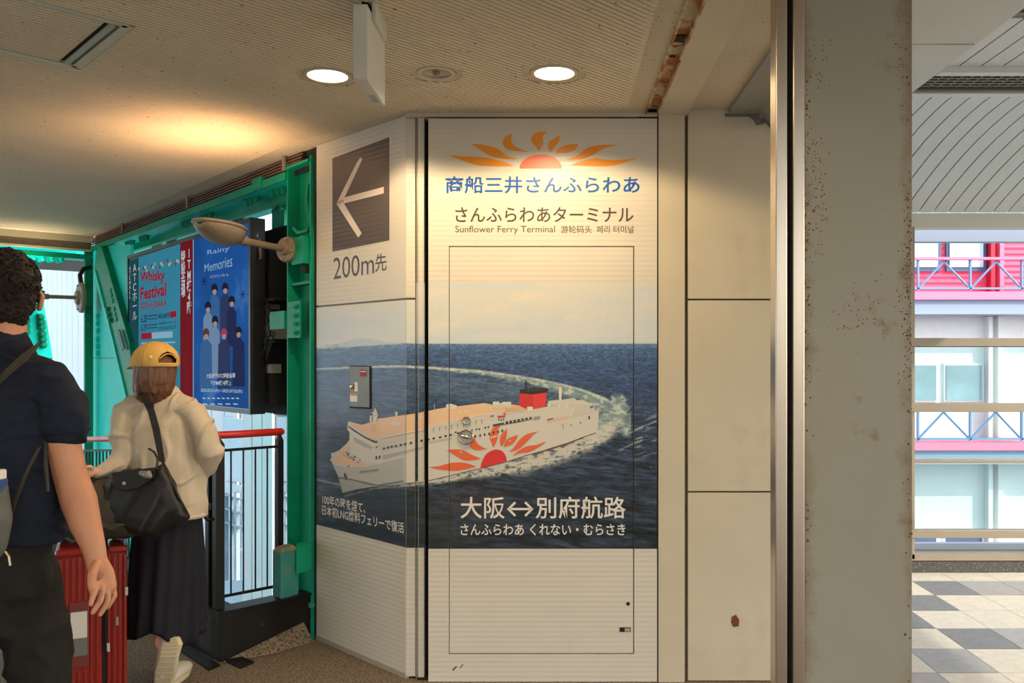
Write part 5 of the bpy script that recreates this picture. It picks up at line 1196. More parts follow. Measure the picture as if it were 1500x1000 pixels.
M_bagb = mat('black_bag_cloth', (27, 25, 21), .55, var=.15, vscale=12, bump=.15, bscale=120)
M_olive = mat('olive_strap_webbing', (56, 48, 34), .8, var=.15, vscale=30, bump=.2, bscale=300)
M_duff = mat('olive_grey_duffel_cloth', (66, 58, 44), .75, var=.12, vscale=9, bump=.15, bscale=150)
M_shoe = mat('cream_shoe', (214, 204, 180), .7, var=.06, vscale=20); M_sole = mat('shoe_sole', (196, 180, 146), .8, var=.08, vscale=30)
# ------------------------------------------------------------------ the man
YM = 2.50
def mp_(px, py, dy=0.): return Wp(px, py, YM+dy)
man = thing('person', 'man with dark wavy hair in navy short-sleeved shirt and black trousers walking away, far left', 'person', (-1.60, 2.52, 0))
hc = V(-1.598, 2.53, 1.692)
HR = Matrix.Rotation(math.radians(32), 3, 'Z')
def turn(mb, n0):
    for i in range(n0, len(mb.v)): mb.v[i] = tuple(hc+HR@(V(*mb.v[i])-hc))
b = MB()
# head, face, ear, neck
ball(b, hc+V(0, .0, .01), .074, .092, .105); limb(b, [(hc+V(0, .045, -.055), .052, .050), (hc+V(0, .055, -.085), .036, .034)])
for s in (-1, 1):
    limb(b, [(hc+V(s*.078, .005, .020), .008, .020), (hc+V(s*.092, -.010, .000), .009, .028), (hc+V(s*.086, -.004, -.034), .008, .018)], side=(1, 0, 0))
    ball(b, hc+V(s*.030, .085, .012), .014, .010, .010)
limb(b, [(hc+V(0, .090, .010), .009, .009), (hc+V(0, .112, -.028), .015, .012)]); limb(b, [(hc+V(-.02, .094, -.055), .009, .008), (hc+V(.02, .094, -.055), .009, .008)], side=(0, 0, 1))
limb(b, [(hc+V(0, -.012, -.05), .054, .058), (hc+V(0, -.02, -.12), .056, .058), (hc+V(-.0, -.02, -.17), .075, .068)])
turn(b, 0)
# torso, hips
bx = -1.600
limb(b, [((bx, 2.52, 1.50), .10, .07), ((bx, 2.52, 1.42), .165, .095), ((bx, 2.52, 1.28), .160, .105), ((bx, 2.52, 1.12), .140, .095), ((bx-.02, 2.53, .98), .122, .09), ((bx-.02, 2.53, .90), .112, .085)])
# right arm with hand
sh = V(-1.425, 2.50, 1.405)
limb(b, [((-1.50, 2.51, 1.43), .05, .05), (sh, .052, .056), (mp_(90, 634), .047, .050), (mp_(98, 675), .044, .047), (mp_(107, 708, .0), .046, .045), (mp_(116, 735, -.01), .049, .045), (mp_(126, 770, -.03), .041, .038), (mp_(137, 800, -.045), .032, .028), (mp_(142, 822, -.05), .029, .021), (mp_(149, 842, -.055), .036, .020), (mp_(155, 862, -.06), .032, .018)], n=20)
fg = [([(143,858,-.105),(137,870,-.128),(133,885,-.138)], .0082), ([(151,862,-.085),(147,880,-.105),(136,897,-.116)], .0086), ([(159,861,-.065),(158,881,-.080),(147,900,-.092)], .0084), ([(165,854,-.045),(168,872,-.052),(158,890,-.066)], .0076)]
for pts, r in fg:
    q = [mp_(*p) for p in pts]; limb(b, [(mp_(150, 846, -.06), r*.9, r*.9), (q[0], r*1.15, r*1.15), ((q[0]+q[1])/2, r, r), (q[1], r*1.08, r*1.08), ((q[1]+q[2])/2, r*.92, r*.92), (q[2], r*.78, r*.78)], n=10)
limb(b, [(mp_(142, 826, -.07), .013, .013), (mp_(135, 842, -.10), .0135, .0125), (mp_(134, 856, -.115), .011, .011), (mp_(137, 870, -.12), .0095, .0085)], n=10)
# left arm (hangs on the far side) with hand
limb(b, [((-1.70, 2.51, 1.43), .05, .05), ((-1.78, 2.50, 1.405), .052, .056), ((-1.83, 2.48, 1.24), .045, .045), ((-1.85, 2.50, 1.12), .043, .042), ((-1.86, 2.56, .98), .036, .034), ((-1.86, 2.60, .88), .027, .022), ((-1.86, 2.61, .80), .034, .018)], n=16)
for k in range(4): x = -1.885+k*.017; limb(b, [((x, 2.61, .80), .009, .009), ((x, 2.615, .765), .0088, .0088), ((x, 2.60, .735), .0085, .0085), ((x, 2.585, .712), .0072, .0072)], n=10)
limb(b, [((-1.84, 2.62, .86), .012, .012), ((-1.825, 2.64, .82), .0115, .011), ((-1.83, 2.64, .79), .009, .009)], n=10)
# legs, feet
for s, fy in ((1, .12), (-1, -.12)):
    x = bx+s*.095
    limb(b, [((x-.02-s*.03, 2.53, .92), .055, .075), ((x-.032, 2.53+fy*.35, .70), .056, .062), ((x-.032, 2.53+fy*.62, .50), .046, .050), ((x-.030, 2.53+fy*.68, .36), .042, .048), ((x, 2.53+fy, .12), .036, .040), ((x, 2.53+fy, .07), .036, .045)])
    limb(b, [((x, 2.53+fy-.03, .045), .034, .034), ((x, 2.53+fy+.08, .035), .042, .026), ((x, 2.53+fy+.17, .028), .038, .018)])
body = grow('body', b, M_skinm, man, .0032, 2)
# hair: close-cropped nape, wavy mass on top
h = MB(); ball(h, hc+V(-.003, -.004, .035), .094, .104, .104); ball(h, hc+V(-.0, -.040, -.015), .080, .062, .075); ball(h, hc+V(.0, -.045, -.055), .062, .035, .045); ball(h, hc+V(0, .06, .065), .07, .05, .05)
turn(h, 0)
grow('hair', h, M_hair, man, .0038, 2, fold=lambda p: .009*nz(p, 22, 22, 34)+.006*nz(p, 60, 60, 110, 3)+.003*nz(p, 150, 150, 200, 5))
random.seed(11); tf = MB()
for k in range(260):
    a = random.uniform(0, 2*PI); e = random.uniform(-.55, 1.45)
    if e < 0 and math.sin(a) > .1: continue
    nrm_ = V(math.cos(a)*math.cos(e), math.sin(a)*math.cos(e), math.sin(e)); p = hc+V(-.003, -.008, .03)+V(nrm_.x*.093, nrm_.y*.103, nrm_.z*.104)
    t_ = nrm_.cross(V(random.uniform(-1, 1), random.uniform(-1, 1), random.uniform(-1, .2))).normalized(); l = random.uniform(.010, .022) if e > 0 else .008
    pts = [p-nrm_*.004, p+t_*l*.5+nrm_*.004, p+t_*l+nrm_*.004+V(0, 0, -.004), p+t_*l*1.35+nrm_*.002+V(0, 0, -.010)]
    tf.tube(pts, [.003, .003, .0022, .0006], 5)
turn(tf, 0)
tag(part('hair_curls', tf, M_hair, man, smooth='all'), kind='stuff')
# shirt
t = MB()
limb(t, [((bx, 2.52, 1.475), .115, .080), ((bx, 2.52, 1.42), .185, .115), ((bx, 2.515, 1.30), .185, .130), ((bx, 2.515, 1.15), .172, .130), ((bx, 2.52, 1.06), .184, .134), ((bx-.01, 2.52, 1.01), .178, .138)], n=24, flat=True)
limb(t, [((-1.54, 2.515, 1.455), .075, .075), ((-1.46, 2.51, 1.435), .072, .080), ((-1.418, 2.505, 1.385), .062, .072), ((-1.405, 2.50, 1.335), .062, .068), (mp_(95, 628), .066, .066)], n=20, side=(1, 0, 0))
limb(t, [((-1.66, 2.515, 1.455), .075, .075), ((-1.74, 2.51, 1.435), .072, .080), ((-1.785, 2.505, 1.385), .062, .072), ((-1.81, 2.49, 1.31), .066, .066)], n=20)
limb(t, [((bx+.01, 2.505, 1.535), .077, .080), ((bx+.01, 2.51, 1.50), .098, .085), ((bx, 2.51, 1.47), .13, .085)], n=20)
def fshirt(p):
    q = .5*(1-abs(nz(p, 5, 5, 16, 2))*2.2)
    d = .006*nz(p, 7, 7, 13)+.007*max(0, 1-abs(nz(V(p.x+.5*p.z, p.y, p.z), 6, 5, 15, 5))*7)+.003*nz(p, 20, 20, 26, 7)
    return d
shirt = grow('shirt', t, M_navy, man, .006, 3, fold=fshirt)
def cuff(name, c, ax, rx, ry, m, par, w_=.006, side=(1,0,0)):
    c = V(*c); ax = V(*ax).normalized(); s = V(*side); s = (s-ax*s.dot(ax)).normalized(); b_ = ax.cross(s)
    mb = MB(); mb.tube([c+s*rx*math.cos(2*PI*k/30)+b_*ry*math.sin(2*PI*k/30) for k in range(31)], w_, 6, caps=False); return part(name, mb, m, par, smooth='all')
cuff('sleeve_hem', mp_(96, 632), (.12, 0, -1), .063, .064, M_navy, man, .004)
# trousers
t = MB()
limb(t, [((bx-.02, 2.53, 1.035), .158, .120), ((bx-.03, 2.53, .95), .156, .122), ((bx-.035, 2.53, .86), .158, .122), ((bx-.035, 2.53, .78), .155, .112)], n=24)
for s, fy in ((1, .12), (-1, -.12)):
    x = bx+s*.095
    x -= .032
    limb(t, [((x, 2.53, .88), .080, .105), ((x, 2.53+fy*.3, .74), .086, .095), ((x, 2.53+fy*.6, .55), .080, .088), ((x, 2.53+fy*.7, .35), .072, .078), ((x, 2.53+fy, .10), .062, .068)], n=20)
grow('trousers', t, M_trous, man, .0065, 3, fold=lambda p: .007*nz(p, 8, 8, 6)+.010*max(0, 1-abs(nz(V(p.x, p.y, p.z+.7*p.x), 6, 6, 7, 4))*6))
mb = MB(); mb.tube([mp_(64, 812, -.085), mp_(74, 832, -.085), mp_(78, 850, -.08), mp_(74, 866, -.085)], .004, 6); part('pocket_edge', mb, M_dark, man, smooth='all')
for s, fy in ((1, .12), (-1, -.12)):
    x = bx+s*.095; t = MB()
    limb(t, [((x, 2.53+fy-.045, .055), .040, .048), ((x, 2.53+fy+.04, .052), .046, .042), ((x, 2.53+fy+.14, .040), .048, .030), ((x, 2.53+fy+.19, .034), .040, .024)])
    grow('shoe', t, M_black, man, .006, 2)
# sling bag on his back-left, strap over the right shoulder
sl = thing('sling_bag', 'grey sling bag with white pouch and olive strap on the man\'s back', 'bag', mp_(-20, 820, -.2))
def ribbon(mb, pts, wv, th=.003):
    vs = []
    for p, w_ in zip(pts, wv): p = V(*p); w_ = V(*w_); vs += [p-w_, p+w_, p+w_+V(0, -th, .0), p-w_+V(0, -th, 0)]
    fs = []
    for i in range(len(pts)-1): a = i*4; fs += [(a+j, a+(j+1) % 4, a+4+(j+1) % 4, a+4+j) for j in range(4)]
    fs += [(0, 1, 2, 3), tuple(range(len(vs)-4, len(vs)))]; mb.add(vs, fs)
mb = MB(); ribbon(mb, [mp_(56, 508, .07), mp_(54, 508, -.02), mp_(46, 517, -.085), mp_(28, 530, -.128), mp_(4, 552, -.150), mp_(-30, 590, -.160), mp_(-70, 650, -.158)], [(-.010, 0, -.018), (-.012, 0, -.018), (-.010, 0, -.021), (-.010, 0, -.022), (-.011, 0, -.022), (-.012, 0, -.022), (-.014, 0, -.02)], .004); part('shoulder_strap', mb, M_olive, sl, smooth=True)
mb = MB(); mb.tube([mp_(66, 640, -.04), mp_(67, 680, -.07), mp_(70, 720, -.085)], .006, 6); part('hanging_strap', mb, M_bagb, sl, smooth=True)
mb = MB(); ribbon(mb, [mp_(58, 655, -.135), mp_(40, 690, -.15), mp_(24, 730, -.165), mp_(14, 760, -.18)], [(.006, 0, .004)]*4, .003); part('lower_strap', mb, M_olive, sl, smooth=True)
M_sl = mat('grey_sling_cloth', (84, 84, 74), .7, var=.1, vscale=14)
t = MB(); limb(t, [(mp_(-40, 715, -.20), .09, .045), (mp_(-40, 760, -.215), .100, .055), (mp_(-42, 800, -.21), .090, .045)], n=20, side=(1, 0, 0)); grow('pouch', t, M_sl, sl, .006, 4, fold=lambda p: .004*nz(p, 12, 12, 12))
mb = MB(); mb.box(mp_(-40, 690, -.245), mp_(11, 703, -.19)); part('white_packet', mb, M_white_p, sl, bevel=.005)
mb = MB(); mb.box(mp_(-40, 703, -.24), mp_(13, 719, -.19)); part('blue_packet', mb, mat('packet_blue', (44, 74, 120), .4), sl, bevel=.005)
mb = MB(); mb.tube([mp_(8, 808, -.255), mp_(13, 815, -.26), mp_(15, 828, -.26)], .0035, 6); part('zip_pull', mb, M_chrome, sl)
# ------------------------------------------------------------------ the woman
YW = 3.95
def wp(px, py, dy=0.): return Wp(px, py, YW+dy)
wo = thing('person', 'woman in yellow cap, beige sweatshirt and long black skirt walking with a suitcase', 'person', (-1.80, 3.97, 0))
hw = wp(227, 543, .0)
fd = V(-.80, .55, -.08).normalized(); sd = V(.55, .80, 0).normalized()      # where she looks; her side axis
b = MB()
def hp(f, s, z): return hw+fd*f+sd*s+V(0, 0, z)
rings = []
for k in range(1, 12): a = -PI/2+PI*k/12; rings.append((hw+V(0, 0, .100*math.sin(a)+.0), fd*(.088*math.cos(a)), sd*(.070*math.cos(a))))
b.loft(rings, n=18); limb(b, [(hp(.045, 0, -.06), .045, .045), (hp(.058, 0, -.085), .030, .030)])
limb(b, [(hp(.084, 0, .005), .007, .007), (hp(.104, 0, -.022), .011, .010)]); limb(b, [(hp(.088, -.015, -.05), .008, .007), (hp(.088, .015, -.05), .008, .007)], side=(0, 0, 1))
for s in (-1, 1): limb(b, [(hp(.0, s*.070, .005), .006, .016), (hp(-.006, s*.074, -.015), .006, .018)]); limb(b, [(hp(.074, s*.028, .012), .012, .009), (hp(.078, s*.028, .010), .010, .007)])
limb(b, [(hw+V(.005, .0, -.06), .043, .045), (hw+V(.012, .0, -.12), .044, .048), (hw+V(.015, .0, -.155), .065, .055)])
tx = wp(236, 600).x
limb(b, [((tx, 3.98, 1.30), .13, .07), ((tx, 3.98, 1.20), .13, .085), ((tx, 3.98, 1.05), .115, .08), ((tx, 3.98, .90), .13, .09), ((tx, 3.98, .80), .14, .10)])
eR = wp(309, 662, -.02); eL = wp(183, 668, -.05)
limb(b, [(wp(270, 600), .040, .040), (wp(283, 608), .040, .042), (wp(300, 640, -.02), .034, .034), (eR, .033, .033), (wp(303, 684, .08), .028, .028), (wp(290, 690, .17), .023, .018), (wp(284, 695, .21), .032, .016)])
for k in range(4): limb(b, [(wp(282-k*1, 692+k*4, .22), .008, .008), (wp(274-k, 696+k*4, .245), .0078, .0078), (wp(266-k, 700+k*4, .24), .007, .007)], n=10)
limb(b, [(wp(290, 690, .19), .010, .010), (wp(285, 683, .22), .009, .009), (wp(279, 681, .235), .0075, .0075)], n=10)
limb(b, [(wp(195, 598), .040, .040), (wp(184, 606), .040, .042), (wp(180, 636, -.03), .034, .034), (eL, .032, .032), (wp(165, 680, -.10), .028, .027), (wp(146, 689, -.15), .022, .019), (wp(138, 691, -.165), .026, .015), (wp(130, 694, -.175), .026, .014)])
for k in range(4): limb(b, [(wp(131, 689+k*3.4, -.18+k*.004), .0078, .0078), (wp(122, 691+k*3.4, -.19), .0076, .0076), (wp(117, 698+k*3, -.20), .0068, .0068)], n=10)
limb(b, [(wp(138, 688, -.17), .010, .010), (wp(132, 683, -.19), .009, .009), (wp(126, 684, -.205), .0075, .0075)], n=10)
# legs: left planted, right foot pushing off with its sole to the rear
aL = V(-1.79, 4.05, .09); aR = wp(236, 938, -.03)
limb(b, [((tx-.07, 3.98, .80), .080, .09), ((-1.80, 4.02, .60), .068, .072), ((-1.78, 4.05, .44), .050, .052), ((-1.77, 4.05, .30), .046, .050), (aL+V(0, 0, .02), .030, .034), (aL, .032, .04)])
limb(b, [(aL+V(0, -.03, -.045), .030, .030), (aL+V(0, .07, -.055), .036, .024), (aL+V(0, .14, -.06), .032, .018)])
limb(b, [((tx+.05, 3.98, .80), .080, .09), ((-1.775, 4.04, .60), .068, .072), ((-1.78, 4.03, .46), .050, .052), ((-1.785, 3.98, .34), .045, .048), (aR, .028, .032)])
limb(b, [(aR+V(0, -.01, .0), .028, .028), (wp(247, 960, -.06), .034, .026), (wp(242, 985, -.03), .036, .024), (wp(238, 1004, .0), .032, .018)])
grow('body', b, M_skinw, wo, .0042, 3)
# hair bob
h = MB(); ball(h, hw+V(.005, -.01, .005), .094, .092, .092)
limb(h, [(hw+V(.008, -.022, .02), .088, .080), (hw+V(.006, -.026, -.04), .092, .078), (hw+V(.004, -.024, -.085), .088, .070), (hw+V(.003, -.020, -.100), .082, .062)], n=24)
grow('hair', h, M_hairw, wo, .0045, 2, fold=lambda p: .005*nz(p, 60, 60, 6)+.0025*nz(p, 160, 160, 8, 4)+(.006*nz(p, 70, 70, 2, 9) if p.z < hw.z-.06 else 0))
# cap: crown, brim, opening with strap
cp = hw+V(.002, -.002, .035)
def cpt(az, el, r=1.): return cp+fd*(math.cos(az)*math.cos(el)*.110*r)+sd*(math.sin(az)*math.cos(el)*.100*r)+V(0, 0, math.sin(el)*.098*r)
mb = MB(); nA, nE = 96, 30; vs = []
for j in range(nE+1):
    for i in range(nA):
        az = 2*PI*i/nA; back = max(0, math.cos(az-PI)); e0 = -.16-.10*max(0, -math.cos(az)); el = e0+(PI/2-.04-e0)*j/nE; vs.append(cpt(az, el))
fs = [(j*nA+i, j*nA+(i+1) % nA, (j+1)*nA+(i+1) % nA, (j+1)*nA+i) for j in range(nE) for i in range(nA) if not (j >= 3 and ((((i+.5)/nA*2*PI)-PI)/.46)**2+((j-3)/8.5)**2 < 1)]+[tuple(range(nE*nA, (nE+1)*nA))]
mb.add(vs, fs); o = part('cap_crown', mb, M_cap, wo, smooth='all', label='yellow cap crown with rear opening'); sm = o.modifiers.new('w', 'SOLIDIFY'); sm.thickness = .003
mb = MB(); mb.lathe([(.008, 0), (.006, .004), (0, .005)], cp+V(0, 0, .096), n=12); part('cap_button', mb, M_cap, wo, smooth=True)
mb = MB(); mb.tube([cpt(PI+a, .34-.75*abs(a)**2.2*2.2+.0, 1.01) for a in np.linspace(-.42, .42, 11)], .003, 6); part('cap_opening_seam', mb, M_cap, wo, smooth='all')
for az in (0, PI/3, 2*PI/3, PI, -PI/3, -2*PI/3):
    mb = MB(); mb.tube([cpt(az, e, 1.004) for e in np.linspace(.45 if abs(az) == PI else -.1, 1.5, 9)], .0016, 5); part('cap_seam', mb, M_cap, wo, smooth='all')
mb = MB(); vs = []; n_ = 15
for k in range(n_):
    a = -.95+1.9*k/(n_-1); ext = .066*max(0, math.cos(a*1.45))**.6
    for r_, dz in ((0, 0), (.5, .004), (1, -.006)): vs.append(cpt(a, -.12, 1)+fd*(ext*r_)+V(0, 0, dz-.002+.006*math.cos(a*2)*r_))
fs = [(i*3+j, i*3+j+1, i*3+4+j, i*3+3+j) for i in range(n_-1) for j in range(2)]; mb.add(vs, fs); o = part('cap_brim', mb, M_cap, wo, smooth='all'); sm = o.modifiers.new('w', 'SOLIDIFY'); sm.thickness = .004
mb = MB(); c_ = cpt(PI+.75, .22, 1.012); mb.lathe([(.007, 0), (.007, .0015), (0, .002)], c_, ax=(c_-cp), n=12); part('cap_badge', mb, mat('badge_beige', (232, 196, 132)), wo)
# sweatshirt
t = MB()
limb(t, [(V(wp(233, 0).x, 3.965, 1.345), .085, .062), (V(wp(235, 0).x, 3.97, 1.305), .155, .085), (V(tx, 3.97, 1.22), .178, .115), (V(tx+.005, 3.97, 1.08), .172, .125), (V(tx+.012, 3.97, .95), .178, .130), (V(tx+.018, 3.97, .86), .182, .138), (V(tx+.018, 3.97, .80), .176, .134)], n=28, flat=True)
limb(t, [(wp(262, 596), .06, .06), (wp(284, 606), .062, .07), (wp(300, 634, -.02), .056, .062), (wp(308, 660, -.01), .052, .056), (wp(303, 684, .07), .046, .050), (wp(296, 690, .15), .040, .040)], n=20)
limb(t, [(wp(206, 594), .06, .06), (wp(187, 604), .062, .07), (wp(183, 634, -.03), .058, .062), (wp(184, 664, -.05), .058, .058), (wp(170, 680, -.09), .048, .046), (wp(152, 688, -.135), .036, .034), (wp(144, 690, -.15), .030, .027)], n=20)
def fsw(p):
    return .006*nz(p, 6, 6, 5)+.010*max(0, 1-abs(nz(V(p.x-.35*p.z, p.y, p.z), 9, 6, 5, 3))*6)*(.6+.6*min(1, abs(p.x-tx)/.12))-.003+.003*nz(p, 22, 22, 14, 8)
grow('sweatshirt', t, M_sweat, wo, .0055, 3, fold=fsw)
cuff('hem_band', (tx+.018, 3.97, .803), (0, 0, 1), .168, .126, M_sweat, wo, .011); cuff('collar', (wp(232, 0).x, 3.962, 1.362), (0, -.2, 1), .066, .056, M_sweat, wo, .009)
# skirt
mb = MB(); vs = []; nS, nZ = 96, 26
for j in range(nZ+1):
    f = j/nZ
    for i in range(nS):
        a = 2*PI*i/nS
        z0 = .83; zb = wp(0, 934).z+.02*math.sin(a*2+.4)+.012*math.sin(3*a)
        if math.sin(a) < 0: zb += .055*max(0, 1-abs((math.cos(a)-.1))*1.6)
        z = z0+(zb-z0)*f; pleat = (.003+.012*f)*(math.sin(a*9+math.sin(a*3)*1.5)+.5*math.sin(a*17+f*2))
        rx = .146+.010*min(1, f*3)+.008*f; ry = .108+.05*f; cxw = tx+.015+(.0)*f-.012*f
        vs.append(V(cxw+math.cos(a)*(rx+pleat), 3.985+.02*f+math.sin(a)*(ry+pleat), z))
fs = [(j*nS+i, j*nS+(i+1) % nS, (j+1)*nS+(i+1) % nS, (j+1)*nS+i) for j in range(nZ) for i in range(nS)]; mb.add(vs, fs)
o = part('skirt', mb, M_skirt, wo, smooth='all'); sm = o.modifiers.new('w', 'SOLIDIFY'); sm.thickness = .003
# shoes
def shoe(pts, soff, nm='shoe'):
    t = MB(); limb(t, pts, n=18); s_ = grow(nm, t, M_shoe, wo, .005, 2); return s_
s1 = shoe([(wp(248, 940, -.045), .040, .040), (wp(246, 958, -.055), .044, .040), (wp(242, 982, -.03), .045, .036), (wp(238, 1003, .0), .040, .026)], 0)
mb = MB()
P_ = [wp(250, 934, -.085), wp(250, 945, -.100), wp(246, 962, -.100), wp(241, 984, -.072), wp(237, 1006, -.035)]; W_ = [.030, .044, .040, .046, .036]
vs = []
for i, (p, w_) in enumerate(zip(P_, W_)):
    tn = (P_[min(i+1, 4)]-P_[max(i-1, 0)]).normalized(); nn = V(0, -1, 0)
    vs += [p-V(w_, 0, 0), p+V(w_, 0, 0), p+V(w_*1.03, 0, 0)-nn*.028, p-V(w_*1.03, 0, 0)-nn*.028]
fs = [(i*4+j, i*4+(j+1) % 4, i*4+4+(j+1) % 4, i*4+4+j) for i in range(4) for j in range(4)]+[(0, 1, 2, 3), (16, 17, 18, 19)]; mb.add(vs, fs)
so = part('sole', mb, M_sole, s1, bevel=.006)
for k in range(11):
    f = (k+.5)/11*4; i = min(int(f), 3); p = P_[i].lerp(P_[i+1], f-i); w_ = W_[i]+(W_[i+1]-W_[i])*(f-i)-.007
    mb = MB(); mb.tube([p+V(-w_, -.002, 0), p+V(w_, -.002, .004)], .0035, 5); part('tread', mb, M_sole, s1)
s2 = shoe([(aL+V(-.002, -.05, -.045), .040, .044), (aL+V(0, .04, -.045), .044, .040), (aL+V(0, .12, -.055), .044, .032), (aL+V(0, .17, -.062), .036, .024)], 0)
mb = MB(); mb.prism([(aL.x-.040, aL.y-.09), (aL.x+.040, aL.y-.09), (aL.x+.048, aL.y+.10), (aL.x+.02, aL.y+.20), (aL.x-.03, aL.y+.20), (aL.x-.048, aL.y+.10)], .0, .024); part('sole', mb, M_sole, s2, bevel=.006)
# her shoulder bag
bg_ = thing('shoulder_bag', 'slouchy black shoulder bag hanging at the woman\'s left hip', 'bag', wp(215, 784, -.24))
t = MB()
outl = [(151,708),(165,690),(195,686),(227,684),(240,680),(258,715),(277,757),(262,771),(229,784),(190,783),(160,770),(150,745)]
n = len(outl); cx0, cy0 = 212, 736; vs = []
def bagp(f, dy): return [wp(cx0+(x-cx0)*f, cy0+(y-cy0)*f, dy) for x, y in outl]
vs = bagp(.55, -.275)+bagp(.85, -.262)+bagp(1.0, -.225)+bagp(1.0, -.195)+bagp(.8, -.165)
t.add(vs, [(k*n+i, k*n+(i+1) % n, (k+1)*n+(i+1) % n, (k+1)*n+i) for k in range(4) for i in range(n)]+[tuple(range(n)), tuple(range(4*n, 5*n))[::-1]])
grow('bag_body', t, M_bagb, bg_, .006, 6, fold=lambda p: .008*nz(p, 7, 7, 7, 2)+.011*max(0, 1-abs(nz(V(p.x-.6*p.z, p.y, p.z), 9, 4, 3.5, 6))*5)-.004)
mb = MB(); fl_ = [(163,692),(228,684),(226,700),(205,714),(180,719),(166,714)]
a_ = [wp(x, y, -.292) for x, y in fl_]; c_ = [wp(x, y, -.262) for x, y in fl_]; tri = tessellate_polygon([a_]); k_ = len(a_)
mb.add(a_+c_, [tuple(q) for q in tri]+[tuple(i+k_ for i in reversed(q)) for q in tri]+[(i, (i+1) % k_, (i+1) % k_+k_, i+k_) for i in range(k_)]); part('flap', mb, M_bagb, bg_, bevel=.004)
mb = MB(); mb.lathe([(.009, 0), (.008, .003), (.003, .0035), (.003, .005), (0, .005)], wp(182, 708, -.292), ax=(0, -1, 0), n=14); part('snap_button', mb, M_chrome, bg_, smooth=True)
t = MB(); limb(t, [(wp(207, 693, -.30), .012, .012), (wp(217, 695, -.315), .020, .016), (wp(219, 697, -.31), .012, .012)]); grow('bow_tie', t, mat('grey_satin', (120, 116, 104), .35), bg_, .003, 2)
mb = MB(); ribbon(mb, [wp(203, 571, .02), wp(206, 575, -.075), wp(213, 584, -.118), wp(222, 602, -.150), wp(229, 628, -.165), wp(233, 650, -.19), wp(238, 676, -.225)], [(.012, 0, .003), (.012, 0, .005), (.013, 0, .005), (.014, 0, .004), (.015, 0, .002), (.014, 0, .001), (.012, 0, 0)], .005); part('strap', mb, M_bagb, bg_, smooth=True)
mb = MB(); mb.tube([wp(218, 657, -.16), wp(226, 662, -.19), wp(231, 672, -.225), wp(229, 688, -.26)], .005, 6); mb.tube([wp(238, 676, -.225), wp(250, 700, -.24), wp(262, 728, -.25), wp(277, 757, -.225)], .006, 6); part('strap_cord', mb, M_bagb, bg_, smooth='all')
mb = MB(); mb.box(wp(216, 588, -.147), wp(226, 598, -.137)); part('strap_buckle', mb, M_dark, bg_, bevel=.001)
# ------------------------------------------------------------------ suitcase and duffel
YS = 3.66
sx0, sx1 = xat(88, YS), xat(183, YS)-.006; zt_s = 1.5-(803-530)/F*YS; zb_s = .06
sc_ = thing('suitcase', 'glossy dark red ribbed hard-shell suitcase beside the man\'s hand', 'suitcase', ((sx0+sx1)/2, YS, 0))
M_case = mat('red_case_shell', (126, 30, 22), .28, var=.08, vscale=8, bump=.03, bscale=60); M_case2 = mat('red_case_corner', (122, 30, 22), .25)
xm = xat(151, YS)
for xa, xb in ((sx0, xm-.004), (xm+.006, sx1)):
    mb = MB(); mb.box((xa, YS, zb_s), (xb, YS+.38, zt_s)); part('shell', mb, M_case, sc_, bevel=.022)
mb = MB(); mb.box((xm-.010, YS+.015, zb_s+.02), (xm+.012, YS+.365, zt_s-.012)); part('seam', mb, M_dark, sc_)
def rib(x, w_, z0, z1): mb = MB(); mb.box((x-w_/2, YS-.006, z0), (x+w_/2, YS+.01, z1)); part('rib', mb, M_case, sc_, bevel=.0045)
zc_ = 1.5-(878-530)/F*YS
for px in (94, 102, 110, 118, 126, 134, 142): rib(xat(px, YS), .013, zc_+.0 if 104 < px < 132 else zb_s+.03, zt_s-.035)
for px in (157, 164, 171, 178): rib(xat(px, YS), .012, zb_s+.03, zt_s-.035)
for px in (110, 118, 126): rib(xat(px, YS), .013, zb_s+.03, 1.5-(980-530)/F*YS)
for xa, xb in ((sx0-.003, xm-.02), (xm+.014, sx1+.003)):
    mb = MB(); mb.box((xa, YS-.009, zt_s-.034), (xb, YS+.385, zt_s+.003)); part('corner_guard', mb, M_case2, sc_, bevel=.016)
cx0, cx1 = xat(106.5, YS), xat(130, YS); z_a, z_b = 1.5-(880-530)/F*YS, 1.5-(975-530)/F*YS
mb = MB(); mb.box((cx0-.004, YS-.0085, z_b), (cx1+.004, YS+.006, z_a)); part('tag_recess', mb, mat('tag_frame_red', (98, 36, 30), .4), sc_, bevel=.004)
mb = MB(); mb.box((cx0+.002, YS-.011, 1.5-(957-530)/F*YS), (cx1-.003, YS-.008, 1.5-(892-530)/F*YS)); cd_ = part('picture_card', mb, mat('card_grey', (98, 98, 92), .3), sc_)
mb = MB(); mb.box((cx0+.003, YS-.0125, 1.5-(931-530)/F*YS), (cx1-.004, YS-.011, 1.5-(893-530)/F*YS)); part('card_print', mb, mat('card_pale', (190, 186, 172), .3), cd_)
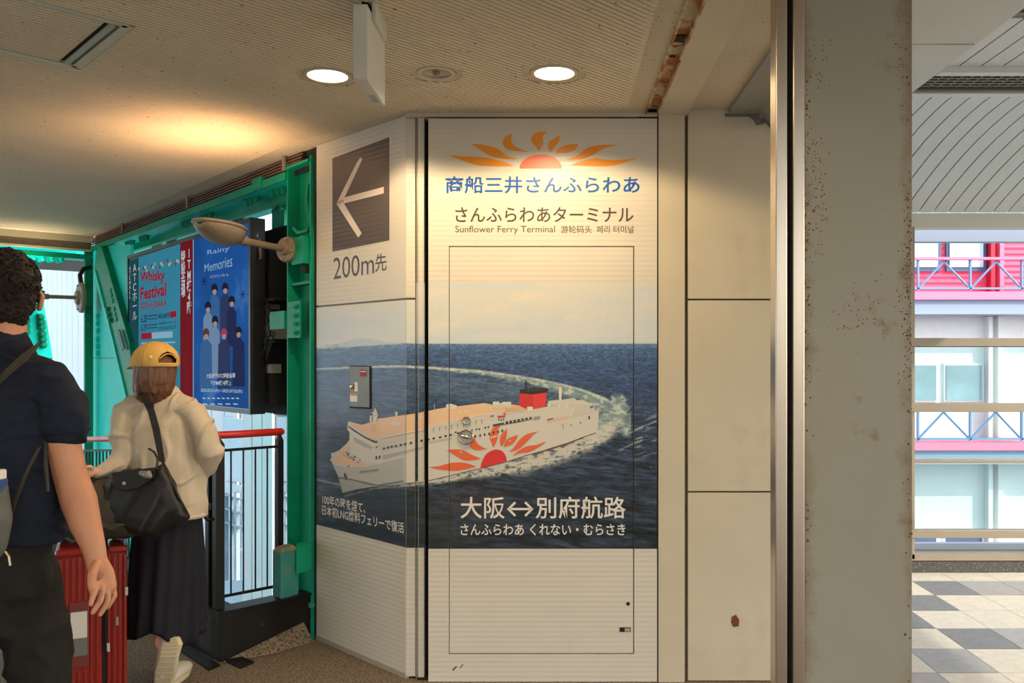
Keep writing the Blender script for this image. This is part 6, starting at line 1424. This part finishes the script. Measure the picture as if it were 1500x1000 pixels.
for px, py, m in ((156, 886, M_alu), (156, 950, M_alu), (167.5, 913, M_lens), (180, 870, M_alu)):
    mb = MB(); x = xat(px, YS); z = 1.5-(py-530)/F*YS; mb.box((x-.006, YS-.016, z-.018), (x+.006, YS+.0, z+.018)); part('latch', mb, m, sc_, bevel=.003)
mb = MB(); mb.box((xat(151.5, YS), YS-.008, 1.5-(950-530)/F*YS), (xat(155, YS), YS+.0, 1.5-(885-530)/F*YS)); part('side_handle', mb, M_black, sc_, bevel=.002)
for x in (sx0+.04, sx1-.04):
    for y in (YS+.05, YS+.33):
        mb = MB(); mb.tube([V(x-.016, y, .03), V(x+.016, y, .03)], .03, 18); w_ = part('wheel', mb, M_black, sc_, smooth=True); mb = MB(); mb.box((x-.022, y-.02, .035), (x+.022, y+.02, .065)); part('wheel_housing', mb, M_black, sc_, bevel=.004)
sc_.rotation_euler = (0, 0, math.radians(27))
df = thing('duffel_bag', 'olive-grey duffel bag lying on top of the red suitcase behind the man\'s arm', 'bag', ((sx0+sx1)/2-.05, YS+.16, zt_s+.004))
t = MB(); zd = zt_s+.012
xl, xr = xat(16, YS), xat(166, YS)
limb(t, [(V(xl+.05, YS+.19, zd+.125), .13, .125), (V(xl+.12, YS+.18, zd+.135), .15, .14), (V((xl+xr)/2+.02, YS+.17, zd+.135), .155, .14), (V(xr-.08, YS+.15, zd+.125), .145, .13), (V(xr-.02, YS+.14, zd+.118), .12, .12)], n=24, side=(0, 1, 0))
grow('bag_body', t, M_duff, df, .007, 4, fold=lambda p: .008*nz(p, 8, 8, 8)+.012*max(0, 1-abs(nz(V(p.x+.4*p.z, p.y, p.z), 9, 5, 9, 5))*6)-.005)
mb = MB(); mb.tube([wp(66, 770, -.47), wp(85, 752, -.485), wp(112, 742, -.485), wp(140, 745, -.47)], .008, 6); part('handle_strap', mb, M_olive, df, smooth='all')
mb = MB(); mb.tube([wp(70, 716, -.45), wp(100, 708, -.44), wp(140, 706, -.43)], .004, 6); part('zip', mb, M_dark, df, smooth='all')
print('objects', len(bpy.data.objects), 'tris', sum(sum(len(p.vertices)-2 for p in o.data.polygons) for o in bpy.data.objects if o.type == 'MESH'))
